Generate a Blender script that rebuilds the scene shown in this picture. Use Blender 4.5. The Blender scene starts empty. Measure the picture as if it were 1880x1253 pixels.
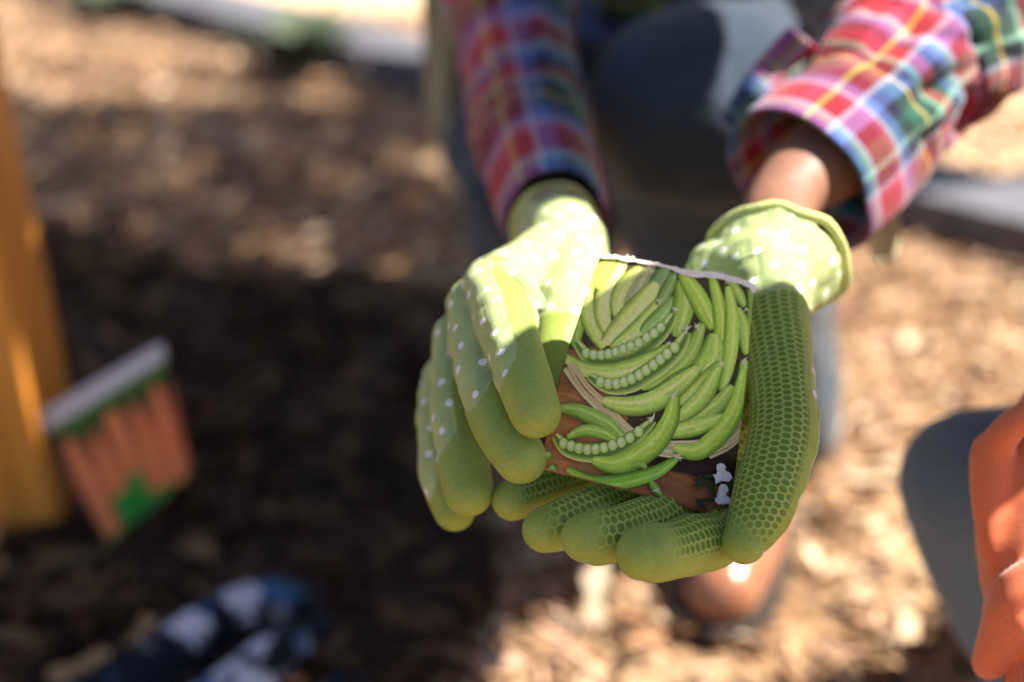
import bpy, bmesh, math, random
import numpy as np
from mathutils import Vector, Matrix, noise

random.seed(7); np.random.seed(7)
scene = bpy.context.scene
C = scene.collection

# ------------------------------------------------------------------ camera
CAM_H = 0.75
PITCH = math.radians(27)
FPX = 50 / 36 * 1880            # focal length in photograph pixels
cam_data = bpy.data.cameras.new('camera')
cam = bpy.data.objects.new('camera', cam_data)
C.objects.link(cam)
cam.location = (0, 0, CAM_H)
cam.rotation_euler = (math.pi / 2 - PITCH, 0, 0)
cam_data.lens = 50
cam_data.sensor_width = 36
cam_data.clip_start = 0.01
cam_data.clip_end = 600
cam_data.dof.use_dof = True
cam_data.dof.focus_distance = 0.592
cam_data.dof.aperture_fstop = 2.8
scene.camera = cam

# ------------------------------------------------------------------ light
SUN_AZ = (0.9925, 0.122)          # horizontal direction towards the sun
SUN_EL = math.radians(55)
world = bpy.data.worlds.new('World')
scene.world = world
world.use_nodes = True
wn = world.node_tree.nodes
sky = wn.new('ShaderNodeTexSky')
sky.sky_type = 'NISHITA'
sky.sun_disc = False
sky.dust_density = 1.2
sky.ozone_density = 0.6
sky.sun_elevation = SUN_EL
sky.sun_rotation = math.atan2(SUN_AZ[0], SUN_AZ[1])
bg = wn['Background']
bg.inputs['Strength'].default_value = 0.05
world.node_tree.links.new(sky.outputs[0], bg.inputs['Color'])
sun_data = bpy.data.lights.new('sun', 'SUN')
sun_data.energy = 5.0
sun_data.angle = math.radians(0.55)
sun_data.color = (1.0, 0.95, 0.87)
sun = bpy.data.objects.new('sun', sun_data)
C.objects.link(sun)
SUN = Vector((SUN_AZ[0] * math.cos(SUN_EL), SUN_AZ[1] * math.cos(SUN_EL), math.sin(SUN_EL))).normalized()
sun.rotation_euler = SUN.to_track_quat('Z', 'Y').to_euler()
sun.location = SUN * 20
scene.view_settings.view_transform = 'Standard'
scene.view_settings.look = 'None'
scene.view_settings.exposure = 1.7
scene.view_settings.gamma = 1

# ------------------------------------------------------------------ helpers
RT = Vector((1, 0, 0))
UP = Vector((0, math.sin(PITCH), math.cos(PITCH)))
FW = Vector((0, math.cos(PITCH), -math.sin(PITCH)))
BK = -FW
ORG = Vector((0, 0, CAM_H))

def ray(px, py):
    return FW + RT * ((px - 940) / FPX) - UP * ((py - 626.5) / FPX)

def P(px, py, d):
    """world point seen at photograph pixel (px, py), d metres deep"""
    return ORG + ray(px, py) * d

def G(px, py, z=0.0):
    r = ray(px, py)
    return ORG + r * ((z - CAM_H) / r.z)

_rs = np.random.RandomState(99)
_LAT = _rs.uniform(-1, 1, (64, 64, 64)).astype(np.float32)
def vnoise(p):
    """smooth value noise, vectorised; p is (n,3)"""
    p = np.asarray(p, float)
    i = np.floor(p).astype(int); f = p - i; f = f * f * (3 - 2 * f)
    a = i & 63; b = (i + 1) & 63
    L = _LAT
    x0, y0, z0 = a[:, 0], a[:, 1], a[:, 2]; x1, y1, z1 = b[:, 0], b[:, 1], b[:, 2]
    fx, fy, fz = f[:, 0], f[:, 1], f[:, 2]
    c00 = L[x0, y0, z0] * (1 - fx) + L[x1, y0, z0] * fx; c10 = L[x0, y1, z0] * (1 - fx) + L[x1, y1, z0] * fx
    c01 = L[x0, y0, z1] * (1 - fx) + L[x1, y0, z1] * fx; c11 = L[x0, y1, z1] * (1 - fx) + L[x1, y1, z1] * fx
    return (c00 * (1 - fy) + c10 * fy) * (1 - fz) + (c01 * (1 - fy) + c11 * fy) * fz

def lin(r, g, b):
    f = lambda c: (c / 255 / 12.92) if c / 255 <= 0.04045 else ((c / 255 + 0.055) / 1.055) ** 2.4
    return (f(r), f(g), f(b), 1)

def tag(o, label=None, cat=None, group=None, kind=None):
    if label: o['label'] = label
    if cat: o['category'] = cat
    if group: o['group'] = group
    if kind: o['kind'] = kind
    return o

def empty(name, loc, label=None, cat=None):
    o = bpy.data.objects.new(name, None)
    o.empty_display_size = 0.05
    C.objects.link(o)
    o.location = loc
    tag(o, label, cat)
    return o

def mesh_obj(name, verts, faces, mat=None, parent=None, smooth=True):
    me = bpy.data.meshes.new(name)
    me.from_pydata([tuple(v) for v in verts], [], [tuple(f) for f in faces])
    me.update()
    if smooth:
        me.polygons.foreach_set('use_smooth', [True] * len(me.polygons))
    o = bpy.data.objects.new(name, me)
    C.objects.link(o)
    if mat: me.materials.append(mat)
    if parent: set_parent(o, parent)
    return o

def set_parent(o, parent):
    o.parent = parent
    o.matrix_parent_inverse = Matrix.Translation(parent.location).inverted() if parent.parent is None else Matrix.Identity(4)
    if parent.parent is not None:
        o.matrix_parent_inverse = (Matrix.Translation(parent.location) if parent.type == 'EMPTY' else Matrix.Identity(4)).inverted()

def catmull(pts, n):
    """resample a list of equal-length tuples with a Catmull-Rom spline"""
    a = np.array(pts, float)
    a = np.vstack([2 * a[0] - a[1], a, 2 * a[-1] - a[-2]])
    out = []
    m = len(pts) - 1
    for i in range(m):
        p0, p1, p2, p3 = a[i], a[i + 1], a[i + 2], a[i + 3]
        for k in range(n):
            t = k / n
            out.append(0.5 * ((2 * p1) + (-p0 + p2) * t + (2 * p0 - 5 * p1 + 4 * p2 - p3) * t * t + (-p0 + 3 * p1 - 3 * p2 + p3) * t ** 3))
    out.append(a[-2])
    return np.array(out)

def frames(path, ref):
    """tangent, side, normal per station; the normal stays close to ref"""
    n = len(path)
    T = np.gradient(path, axis=0)
    T /= np.linalg.norm(T, axis=1)[:, None] + 1e-12
    R = np.tile(np.array(ref, float), (n, 1))
    N = R - (R * T).sum(1)[:, None] * T
    N /= np.linalg.norm(N, axis=1)[:, None] + 1e-12
    S = np.cross(T, N)
    return T, S, N

def tube_geo(path, rad, ref=(0, 0, 1), seg=20, flat=1.0, cap0=True, cap1=True, rfun=None, capk=1.0):
    """round-ended tube; rad per station; flat squashes along the reference normal"""
    path = np.array(path, float); rad = np.array(rad, float)
    T, S, N = frames(path, ref)
    rings = []
    st = []
    if cap0:
        for a in (85, 60, 35):
            a = math.radians(a)
            st.append((path[0] - T[0] * rad[0] * math.sin(a), rad[0] * math.cos(a), S[0], N[0], 0.0))
    L = len(path)
    for i in range(L):
        st.append((path[i], rad[i], S[i], N[i], i / (L - 1)))
    if cap1:
        for a in (20, 40, 58, 74, 86):
            a = math.radians(a)
            st.append((path[-1] + T[-1] * rad[-1] * capk * math.sin(a), rad[-1] * math.cos(a), S[-1], N[-1], 1.0))
    verts = []
    for (c, r, s, nn, t) in st:
        for k in range(seg):
            th = 2 * math.pi * k / seg
            rr = r * (rfun(t, th) if rfun else 1.0)
            verts.append(c + s * rr * math.sin(th) + nn * rr * flat * math.cos(th))
    faces = []
    M = len(st)
    for i in range(M - 1):
        for k in range(seg):
            a = i * seg + k; b = i * seg + (k + 1) % seg
            faces.append((a, b, b + seg, a + seg))
    if cap0: faces.append(tuple(range(seg))[::-1])
    if cap1: faces.append(tuple(range((M - 1) * seg, M * seg)))
    return verts, faces

def merge(geos):
    V, F = [], []
    for v, f in geos:
        o = len(V)
        V += list(v)
        F += [tuple(i + o for i in q) for q in f]
    return V, F

def remeshed(geos, voxel, smooth=3, fac=0.5):
    """union of overlapping closed shapes as one continuous surface"""
    V, F = merge(geos)
    me = bpy.data.meshes.new('tmp')
    me.from_pydata([tuple(v) for v in V], [], F)
    me.update()
    bm = bmesh.new(); bm.from_mesh(me)
    bmesh.ops.recalc_face_normals(bm, faces=bm.faces)
    bm.to_mesh(me); bm.free()
    o = bpy.data.objects.new('tmp', me); C.objects.link(o)
    m = o.modifiers.new('r', 'REMESH'); m.mode = 'VOXEL'; m.voxel_size = voxel; m.use_smooth_shade = True
    if smooth:
        s = o.modifiers.new('s', 'SMOOTH'); s.factor = fac; s.iterations = smooth
    dg = bpy.context.evaluated_depsgraph_get()
    ev = o.evaluated_get(dg)
    res = bpy.data.meshes.new_from_object(ev)
    bpy.data.objects.remove(o); bpy.data.meshes.remove(me)
    return res

def me_arrays(me):
    n = len(me.vertices)
    co = np.empty(n * 3); me.vertices.foreach_get('co', co)
    no = np.empty(n * 3); me.vertex_normals.foreach_get('vector', no)
    return co.reshape(-1, 3), no.reshape(-1, 3)

def put_mesh(name, me, mat, parent=None):
    me.name = name
    o = bpy.data.objects.new(name, me); C.objects.link(o)
    me.materials.clear(); me.materials.append(mat)
    me.polygons.foreach_set('use_smooth', [True] * len(me.polygons))
    if parent: set_parent(o, parent)
    return o

def fattr(me, name, arr):
    a = me.attributes.new(name, 'FLOAT', 'POINT'); a.data.foreach_set('value', np.asarray(arr, np.float32))

def vattr(me, name, arr):
    a = me.attributes.new(name, 'FLOAT_VECTOR', 'POINT'); a.data.foreach_set('vector', np.asarray(arr, np.float32).ravel())

def box_geo(a, b):
    (x0, y0, z0), (x1, y1, z1) = a, b
    v = [(x0,y0,z0),(x1,y0,z0),(x1,y1,z0),(x0,y1,z0),(x0,y0,z1),(x1,y0,z1),(x1,y1,z1),(x0,y1,z1)]
    f = [(0,3,2,1),(4,5,6,7),(0,1,5,4),(1,2,6,5),(2,3,7,6),(3,0,4,7)]
    return v, f

def bevel_box(name, a, b, mat, parent=None, bev=0.004, seg=2):
    v, f = box_geo(a, b)
    me = bpy.data.meshes.new(name)
    me.from_pydata(v, [], f)
    bm = bmesh.new(); bm.from_mesh(me)
    bmesh.ops.bevel(bm, geom=list(bm.edges), offset=bev, segments=seg, affect='EDGES', profile=0.6)
    bm.to_mesh(me); bm.free()
    o = bpy.data.objects.new(name, me); C.objects.link(o)
    me.materials.append(mat)
    if parent: set_parent(o, parent)
    return o

# ------------------------------------------------------------------ node helpers
class NT:
    def __init__(self, name):
        self.m = bpy.data.materials.new(name)
        self.m.use_nodes = True
        self.t = self.m.node_tree
        self.b = self.t.nodes['Principled BSDF']
    def n(self, kind, **kw):
        nd = self.t.nodes.new('ShaderNode' + kind)
        for k, v in kw.items():
            setattr(nd, k, v)
        return nd
    def l(self, a, b):
        self.t.links.new(a, b)
    def val(self, sock, x):
        if hasattr(x, 'is_output') or isinstance(x, bpy.types.NodeSocket): self.l(x, sock)
        else: sock.default_value = x
    def math(self, op, a, b=None, c=None, clamp=False):
        nd = self.n('Math', operation=op, use_clamp=clamp)
        self.val(nd.inputs[0], a)
        if b is not None: self.val(nd.inputs[1], b)
        if c is not None: self.val(nd.inputs[2], c)
        return nd.outputs[0]
    def vmath(self, op, a, b=None, out=0):
        nd = self.n('VectorMath', operation=op)
        self.val(nd.inputs[0], a)
        if b is not None: self.val(nd.inputs[1], b)
        return nd.outputs[out]
    def mix(self, fac, a, b, blend='MIX'):
        nd = self.n('Mix', data_type='RGBA', blend_type=blend)
        self.val(nd.inputs[0], fac); self.val(nd.inputs[6], a); self.val(nd.inputs[7], b)
        return nd.outputs[2]
    def ramp(self, fac, stops, interp='LINEAR'):
        nd = self.n('ValToRGB')
        cr = nd.color_ramp; cr.interpolation = interp
        while len(cr.elements) < len(stops): cr.elements.new(0.5)
        for e, (p, c) in zip(cr.elements, stops):
            e.position = p; e.color = c
        self.val(nd.inputs[0], fac)
        return nd.outputs[0]
    def smooth(self, x, lo, hi):
        nd = self.n('MapRange', interpolation_type='SMOOTHSTEP')
        self.val(nd.inputs[0], x); nd.inputs[1].default_value = lo; nd.inputs[2].default_value = hi
        return nd.outputs[0]
    def noise(self, vec=None, scale=5, detail=3, rough=0.5):
        nd = self.n('TexNoise')
        if vec is not None: self.l(vec, nd.inputs['Vector'])
        nd.inputs['Scale'].default_value = scale; nd.inputs['Detail'].default_value = detail
        nd.inputs['Roughness'].default_value = rough
        return nd.outputs[0]
    def attr(self, name, out='Fac'):
        return self.n('Attribute', attribute_name=name).outputs[out]
    def obj(self):
        return self.n('TexCoord').outputs['Object']
    def bump(self, h, strength=0.5, dist=0.001, prev=None):
        nd = self.n('Bump')
        nd.inputs['Strength'].default_value = strength; nd.inputs['Distance'].default_value = dist
        self.l(h, nd.inputs['Height'])
        if prev is not None: self.l(prev, nd.inputs['Normal'])
        return nd.outputs[0]
    def done(self, color=None, rough=None, normal=None, spec=None, sheen=None):
        if color is not None: self.val(self.b.inputs['Base Color'], color)
        if rough is not None: self.val(self.b.inputs['Roughness'], rough)
        if normal is not None: self.l(normal, self.b.inputs['Normal'])
        if spec is not None: self.b.inputs['Specular IOR Level'].default_value = spec
        if sheen is not None:
            self.b.inputs['Sheen Weight'].default_value = sheen
        return self.m

# ------------------------------------------------------------------ materials
def mat_simple(name, col, rough=0.7, nscale=60, var=0.25, bump=0.3, bdist=0.001, sheen=None, spec=None):
    t = NT(name)
    o = t.obj()
    nz = t.noise(o, nscale, 4, 0.6)
    dark = tuple(c * (1 - var) for c in col[:3]) + (1,)
    lite = tuple(min(1, c * (1 + var)) for c in col[:3]) + (1,)
    c = t.ramp(nz, [(0.3, dark), (0.7, lite)])
    return t.done(c, rough, t.bump(nz, bump, bdist), spec, sheen)

def mat_glove():
    t = NT('green glove knit and rubber')
    coat = t.attr('coat'); hexm = t.attr('hexm'); uv = t.attr('guv', 'Vector'); dotd = t.attr('dotd')
    o = t.obj()
    # hexagonal cells, elongated across the finger
    p = t.vmath('ADD', t.vmath('MULTIPLY', uv, (1 / 4.9, 1 / 3.0, 0)), (200.0, 200.0, 0))
    wob = t.n('TexNoise'); t.l(o, wob.inputs['Vector']); wob.inputs['Scale'].default_value = 120
    p = t.vmath('ADD', p, t.vmath('MULTIPLY', t.vmath('SUBTRACT', wob.outputs['Color'], (0.5, 0.5, 0.5)), (0.10, 0.10, 0)))
    s = (1.732, 1.0, 1.0); h = (0.866, 0.5, 0.5)
    g1 = t.vmath('SUBTRACT', t.vmath('MODULO', p, s), h)
    g2 = t.vmath('SUBTRACT', t.vmath('MODULO', t.vmath('ADD', p, h), s), h)
    def hexd(g):
        a = t.vmath('ABSOLUTE', g)
        d = t.vmath('DOT_PRODUCT', a, (0.866, 0.5, 0), out=1)
        sx = t.n('SeparateXYZ'); t.l(a, sx.inputs[0])
        return t.math('MAXIMUM', d, sx.outputs[1])
    hd = t.math('MINIMUM', hexd(g1), hexd(g2))            # 0 centre .. 0.5 wall
    cell = t.math('SUBTRACT', 1.0, t.smooth(hd, 0.325, 0.385))
    cell = t.math('MULTIPLY', cell, hexm)
    # knit
    sx = t.n('SeparateXYZ'); t.l(uv, sx.inputs[0])
    rib = t.math('SINE', t.math('MULTIPLY', sx.outputs[1], 6.283 / 1.5))
    rib2 = t.math('SINE', t.math('MULTIPLY', sx.outputs[0], 6.283 / 2.3))
    knit = t.math('MULTIPLY', t.math('ADD', rib, t.math('MULTIPLY', rib2, 0.15)), t.math('SUBTRACT', 1.0, coat))
    nz = t.noise(o, 260, 4, 0.65)
    big = t.noise(o, 38, 3, 0.55)
    fine = t.noise(o, 1000, 2, 0.6)
    kc = t.ramp(big, [(0.3, (0.34, 0.415, 0.165, 1)), (0.7, (0.42, 0.495, 0.225, 1))])
    kc = t.mix(t.math('MULTIPLY', t.smooth(rib, -1.0, 1.0), 0.26), kc, (0.30, 0.34, 0.09, 1))
    dots = t.math('SUBTRACT', 1.0, t.smooth(t.math('ADD', dotd, t.math('MULTIPLY', t.math('SUBTRACT', nz, 0.5), 0.5)), 1.75, 2.15))
    kc = t.mix(dots, kc, (0.78, 0.74, 0.76, 1))
    cc = t.ramp(big, [(0.25, (0.215, 0.285, 0.042, 1)), (0.75, (0.275, 0.345, 0.065, 1))])
    cc = t.mix(t.math('MULTIPLY', t.smooth(fine, 0.42, 0.72), 0.42), cc, (0.36, 0.41, 0.14, 1))
    hexwall = (0.345, 0.425, 0.09, 1); hexcell = (0.13, 0.195, 0.018, 1)
    cc = t.mix(t.math('MULTIPLY', hexm, 0.9), cc, hexwall)
    cc = t.mix(cell, cc, hexcell)
    # scuffs and rubbed-in soil
    smu = t.math('MULTIPLY', t.smooth(t.noise(o, 95, 5, 0.7), 0.52, 0.72), 0.28)
    cc = t.mix(smu, cc, (0.17, 0.165, 0.05, 1))
    # small specks of soil
    sp = t.noise(o, 420, 2, 0.5)
    speck = t.math('MULTIPLY', t.smooth(sp, 0.735, 0.77), t.smooth(t.noise(o, 55, 2), 0.5, 0.65))
    col = t.mix(coat, kc, cc)
    col = t.mix(t.math('MULTIPLY', speck, 0.75), col, (0.06, 0.06, 0.03, 1))
    hgt = t.math('ADD', t.math('MULTIPLY', cell, -1.0), t.math('MULTIPLY', knit, 0.17))
    nrm = t.bump(hgt, 0.8, 0.0008)
    nrm = t.bump(nz, 0.25, 0.0006, nrm)
    nrm = t.bump(fine, 0.35, 0.0004, nrm)
    rough = t.math('ADD', 0.78, t.math('MULTIPLY', coat, -0.26))
    return t.done(col, rough, nrm, 0.28, 0.03)

def mat_plaid(name='red blue and green plaid cotton'):
    t = NT(name)
    uv = t.n('UVMap').outputs[0]
    sx = t.n('SeparateXYZ'); t.l(uv, sx.inputs[0])
    red = lin(152, 24, 38); pink = lin(170, 56, 82); white = lin(166, 158, 182); blue = lin(78, 98, 156)
    navy = lin(16, 18, 42); green = lin(30, 76, 58); lgreen = lin(116, 160, 134); yellow = lin(196, 168, 62); teal = lin(10, 36, 42)
    def band(x, seq):
        tot = sum(w for w, _ in seq); stops = []; a = 0
        for w, c in seq:
            stops.append((a / tot, c)); a += w
        return t.ramp(t.math('FRACT', x), stops, 'CONSTANT')
    u = band(sx.outputs[0], [(5, red), (3, pink), (0.8, yellow), (3, red), (0.8, white), (2.4, blue), (2.2, navy), (3, green), (1, lgreen), (2.6, navy), (0.8, white), (1.5, pink)])
    v = band(sx.outputs[1], [(2, blue), (1, lgreen), (1.2, white), (5, red), (2, pink), (1.2, white), (2.6, blue), (3, navy), (3.2, green), (0.8, yellow), (3.5, teal), (1.6, lgreen), (3, red), (2.5, navy)])
    tw = t.math('SINE', t.math('MULTIPLY', t.math('ADD', sx.outputs[0], sx.outputs[1]), 900))
    f = t.math('ADD', 0.5, t.math('MULTIPLY', tw, 0.12))
    c = t.mix(f, u, v)
    nz = t.noise(t.obj(), 90, 4)
    fine = t.noise(t.obj(), 1200, 2)
    n = t.bump(nz, 0.3, 0.002); n = t.bump(fine, 0.25, 0.0005, n)
    return t.done(c, 0.85, n, 0.2, 0.15)

def mat_denim():
    t = NT('dark blue grey denim')
    o = t.obj()
    nz = t.noise(o, 14, 4); fine = t.noise(o, 700, 3, 0.7)
    c = t.ramp(nz, [(0.3, lin(26, 36, 47)), (0.7, lin(46, 60, 74))])
    c = t.mix(t.math('MULTIPLY', fine, 0.5), c, lin(72, 85, 96))
    return t.done(c, 0.9, t.bump(fine, 0.35, 0.0006, t.bump(nz, 0.3, 0.006)), 0.15, 0.2)

def mat_denim_dark():
    t = NT('navy black denim')
    o = t.obj()
    fine = t.noise(o, 700, 3, 0.7)
    c = t.ramp(fine, [(0.3, lin(62, 78, 96)), (0.7, lin(100, 118, 138))])
    return t.done(c, 0.9, t.bump(fine, 0.35, 0.0006), 0.15, 0.3)

def mat_wood_post():
    t = NT('orange stained timber')
    o = t.obj()
    mp = t.n('Mapping'); t.l(o, mp.inputs[0]); mp.inputs['Scale'].default_value = (60, 60, 3)
    nz = t.n('TexNoise'); t.l(mp.outputs[0], nz.inputs['Vector']); nz.inputs['Scale'].default_value = 1.0; nz.inputs['Detail'].default_value = 5
    c = t.ramp(nz.outputs[0], [(0.25, lin(176, 100, 30)), (0.5, lin(224, 144, 56)), (0.75, lin(238, 168, 80))])
    return t.done(c, 0.55, t.bump(nz.outputs[0], 0.4, 0.002), 0.3)

def mat_vcol(name, rough=0.6, bump=0.3, bscale=300, bdist=0.0008, spec=0.3, attrn='col', coat=0.0):
    t = NT(name)
    a = t.attr(attrn, 'Color')
    nz = t.noise(t.obj(), bscale, 4, 0.6)
    c = t.mix(0.35, a, t.mix(1.0, a, t.ramp(nz, [(0.25, (0.45, 0.45, 0.45, 1)), (0.75, (1.3, 1.3, 1.3, 1))]), 'MULTIPLY'))
    if coat: t.b.inputs['Coat Weight'].default_value = coat; t.b.inputs['Coat Roughness'].default_value = 0.25
    return t.done(c, rough, t.bump(nz, bump, bdist), spec)

M = {}
M['glove'] = mat_glove()
M['plaid'] = mat_plaid()
M['denim'] = mat_denim()
M['denim_dark'] = mat_denim_dark()
M['post'] = mat_wood_post()
M['skin'] = mat_simple('warm brown skin', lin(128, 90, 70), 0.55, 90, 0.12, 0.2, 0.0008)
M['hair'] = mat_simple('dark brown hair', lin(48, 32, 24), 0.5, 200, 0.4, 0.6, 0.002)
M['boot'] = mat_simple('brown leather', lin(150, 100, 74), 0.25, 60, 0.2, 0.2, 0.001, spec=0.5)
M['sole'] = mat_simple('dark rubber sole', lin(40, 34, 30), 0.8, 60, 0.2)
M['khaki'] = mat_simple('khaki canvas', lin(150, 144, 112), 0.9, 300, 0.15, 0.3, 0.0006, 0.1)
M['cream'] = mat_simple('cream cotton tape', lin(206, 196, 158), 0.9, 400, 0.1, 0.3, 0.0004, 0.1)
M['orange'] = mat_simple('orange fleece', lin(206, 104, 64), 0.92, 700, 0.12, 0.3, 0.0006, 0.3)
M['soil'] = mat_simple('garden soil darkened for shade', lin(64, 45, 32), 0.95, 45, 0.5, 0.9, 0.02)  # soil colour, deepened to carry part of the shade on the left
M['paper'] = mat_simple('torn white paper', lin(240, 228, 216), 0.9, 500, 0.06, 0.5, 0.0003)
M['kerb'] = mat_simple('grey blue weathered timber', lin(92, 91, 97), 0.85, 30, 0.25, 0.5, 0.004)
M['sand'] = mat_simple('pale sandy path', lin(206, 176, 138), 0.95, 12, 0.2, 0.6, 0.01)
M['bark'] = mat_simple('grey brown bark', lin(92, 74, 58), 0.95, 25, 0.4, 0.9, 0.02)
M['leaf'] = mat_simple('green leaf', (0.06, 0.11, 0.03, 1), 0.6, 10, 0.4, 0.1)
M['weed'] = mat_simple('dusty green weed leaf', (0.055, 0.075, 0.035, 1), 0.7, 20, 0.3, 0.1)

# ------------------------------------------------------------------ ground
def ground_col_mat():
    t = NT('brown mulch ground')
    o = t.obj()
    a = t.noise(o, 3.2, 4, 0.6); b = t.noise(o, 28, 5, 0.7); c = t.noise(o, 160, 4, 0.7)
    c1 = t.ramp(b, [(0.3, lin(70, 50, 36)), (0.5, lin(140, 108, 78)), (0.72, lin(196, 160, 122))])
    c1 = t.mix(t.math('MULTIPLY', t.smooth(a, 0.4, 0.65), 0.5), c1, lin(196, 164, 128))
    n = t.bump(b, 0.9, 0.02); n = t.bump(c, 0.6, 0.006, n)
    return t.done(c1, 0.95, n, 0.1)
M['ground'] = ground_col_mat()

gx = np.linspace(-1.6, 1.8, 120); gy = np.linspace(0.2, 3.4, 120)
V, F = [], []
for j, y in enumerate(gy):
    for i, x in enumerate(gx):
        e = min(1, min(x + 1.6, 1.8 - x, y - 0.2, 3.4 - y) / 0.2)
        z = (noise.noise(Vector((x * 5, y * 5, 0))) * 0.010 + noise.noise(Vector((x * 17, y * 17, 3))) * 0.006) * max(0, e)
        V.append((x, y, z + 0.004))
for j in range(119):
    for i in range(119):
        a = j * 120 + i
        F.append((a, a + 1, a + 121, a + 120))
# outer skirt to the horizon
o = len(V)
S = 300
V += [(-S, -S, 0), (S, -S, 0), (S, S, 0), (-S, S, 0)]
F.append((o, o + 1, o + 2, o + 3))
ground = mesh_obj('ground', V, F, M['ground'])
tag(ground, kind='structure')

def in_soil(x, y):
    # soil on the left, its dark area partly standing in for shade; irregular edge
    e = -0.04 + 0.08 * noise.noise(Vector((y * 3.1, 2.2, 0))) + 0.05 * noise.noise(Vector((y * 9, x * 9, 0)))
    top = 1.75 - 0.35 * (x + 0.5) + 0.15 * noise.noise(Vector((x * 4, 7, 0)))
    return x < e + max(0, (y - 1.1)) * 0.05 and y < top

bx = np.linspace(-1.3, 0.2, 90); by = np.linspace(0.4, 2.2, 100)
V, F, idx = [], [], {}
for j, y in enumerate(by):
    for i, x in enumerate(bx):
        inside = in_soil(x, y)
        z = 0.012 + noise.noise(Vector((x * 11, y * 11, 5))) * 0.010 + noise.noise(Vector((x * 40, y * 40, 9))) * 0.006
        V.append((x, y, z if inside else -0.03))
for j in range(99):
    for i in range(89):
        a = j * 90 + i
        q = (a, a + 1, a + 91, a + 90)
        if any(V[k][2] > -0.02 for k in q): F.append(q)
soil = mesh_obj('shade_toned_soil', V, F, M['soil'])
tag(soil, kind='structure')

# bark and wood chips: one mass
def chips_mesh(n, xr, yr, zb, cols, size, seed, keep):
    rnd = random.Random(seed)
    V, F, K = [], [], []
    made = 0
    while made < n:
        x = rnd.uniform(*xr); y = rnd.uniform(*yr)
        if not keep(x, y, rnd): continue
        made += 1
        L = rnd.uniform(*size) * rnd.uniform(0.6, 1.3); Wd = L * (rnd.uniform(0.16, 0.45) if rnd.random() < .7 else rnd.uniform(.06, .12)); L *= (1 if Wd / L > .13 else 1.7); T = rnd.uniform(0.0015, 0.005)
        yaw = rnd.uniform(0, math.tau); tx = rnd.gauss(0, 0.28); ty = rnd.gauss(0, 0.28)
        m = Matrix.Translation((x, y, zb + rnd.uniform(0.0, 0.016))) @ Matrix.Rotation(yaw, 4, 'Z') @ Matrix.Rotation(tx, 4, 'X') @ Matrix.Rotation(ty, 4, 'Y')
        o = len(V)
        bend = rnd.uniform(-0.12, 0.12) * L
        for (u, w, dz) in ((-0.5, 0.30, 0), (0.0, 0.5, bend), (0.5, 0.24, 0)):
            j1 = rnd.uniform(0.7, 1.2); j2 = rnd.uniform(0.7, 1.2)
            for (sy, sz) in ((-j1, 0), (j2, 0), (j2, 1), (-j1, 1)):
                V.append(m @ Vector((u * L, sy * w * Wd, dz + sz * T)))
        for r in range(2):
            a = o + r * 4
            for k in range(4):
                F.append((a + k, a + (k + 1) % 4, a + 4 + (k + 1) % 4, a + 4 + k))
        F.append((o, o + 3, o + 2, o + 1)); F.append((o + 8, o + 9, o + 10, o + 11))
        c = rnd.choice(cols); k = rnd.uniform(0.7, 1.2)
        K += [(c[0] * k, c[1] * k, c[2] * k, 1)] * 12
    return V, F, K

M['chip'] = mat_vcol('weathered wood chip', 0.9, 0.5, 220, 0.002, 0.1)
light_cols = [lin(206, 176, 142), lin(186, 150, 116), lin(216, 190, 160), lin(150, 112, 82), lin(120, 88, 64), lin(196, 156, 130), lin(92, 68, 50)]
dark_cols = [lin(78, 56, 40), lin(58, 42, 31), lin(100, 76, 54), lin(48, 35, 26), lin(124, 98, 72)]  # bark tones, darkened to deepen the shade over the soil
def chips(name, label, *a):
    V, F, K = chips_mesh(*a)
    o = mesh_obj(name, V, F, M['chip'], smooth=False)
    at = o.data.color_attributes.new('col', 'FLOAT_COLOR', 'POINT')
    at.data.foreach_set('color', np.array(K, np.float32).ravel())
    tag(o, label, 'mulch', kind='stuff')
chips('wood_chip_mulch', 'pale tan wood chip mulch covering the sunny ground', 15000, (-1.3, 1.5), (0.55, 3.0), 0.006, light_cols, (0.010, 0.038), 3,
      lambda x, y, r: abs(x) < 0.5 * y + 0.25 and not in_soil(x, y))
chips('shade_toned_litter', 'bark litter scattered over the soil, colours darkened to deepen the shade', 2200, (-1.2, 0.2), (0.5, 2.2), 0.012, dark_cols, (0.015, 0.06), 4,
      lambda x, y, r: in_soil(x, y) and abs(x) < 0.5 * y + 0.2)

# ------------------------------------------------------------------ edging and path in the background
A0 = G(230, 40); A1 = G(1900, 505)
along = (A1 - A0).normalized(); back = Vector((-along.y, along.x, 0))
if back.y < 0: back = -back
def strip(name, a, b, off0, off1, z0, z1, mat):
    v = []
    for z in (z0, z1):
        for (p, q) in ((a, off0), (b, off0), (b, off1), (a, off1)):
            w = p + back * q; v.append((w.x, w.y, z))
    f = [(0,3,2,1),(4,5,6,7),(0,1,5,4),(1,2,6,5),(2,3,7,6),(3,0,4,7)]
    o = mesh_obj(name, v, f, mat, smooth=False)
    return o
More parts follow.
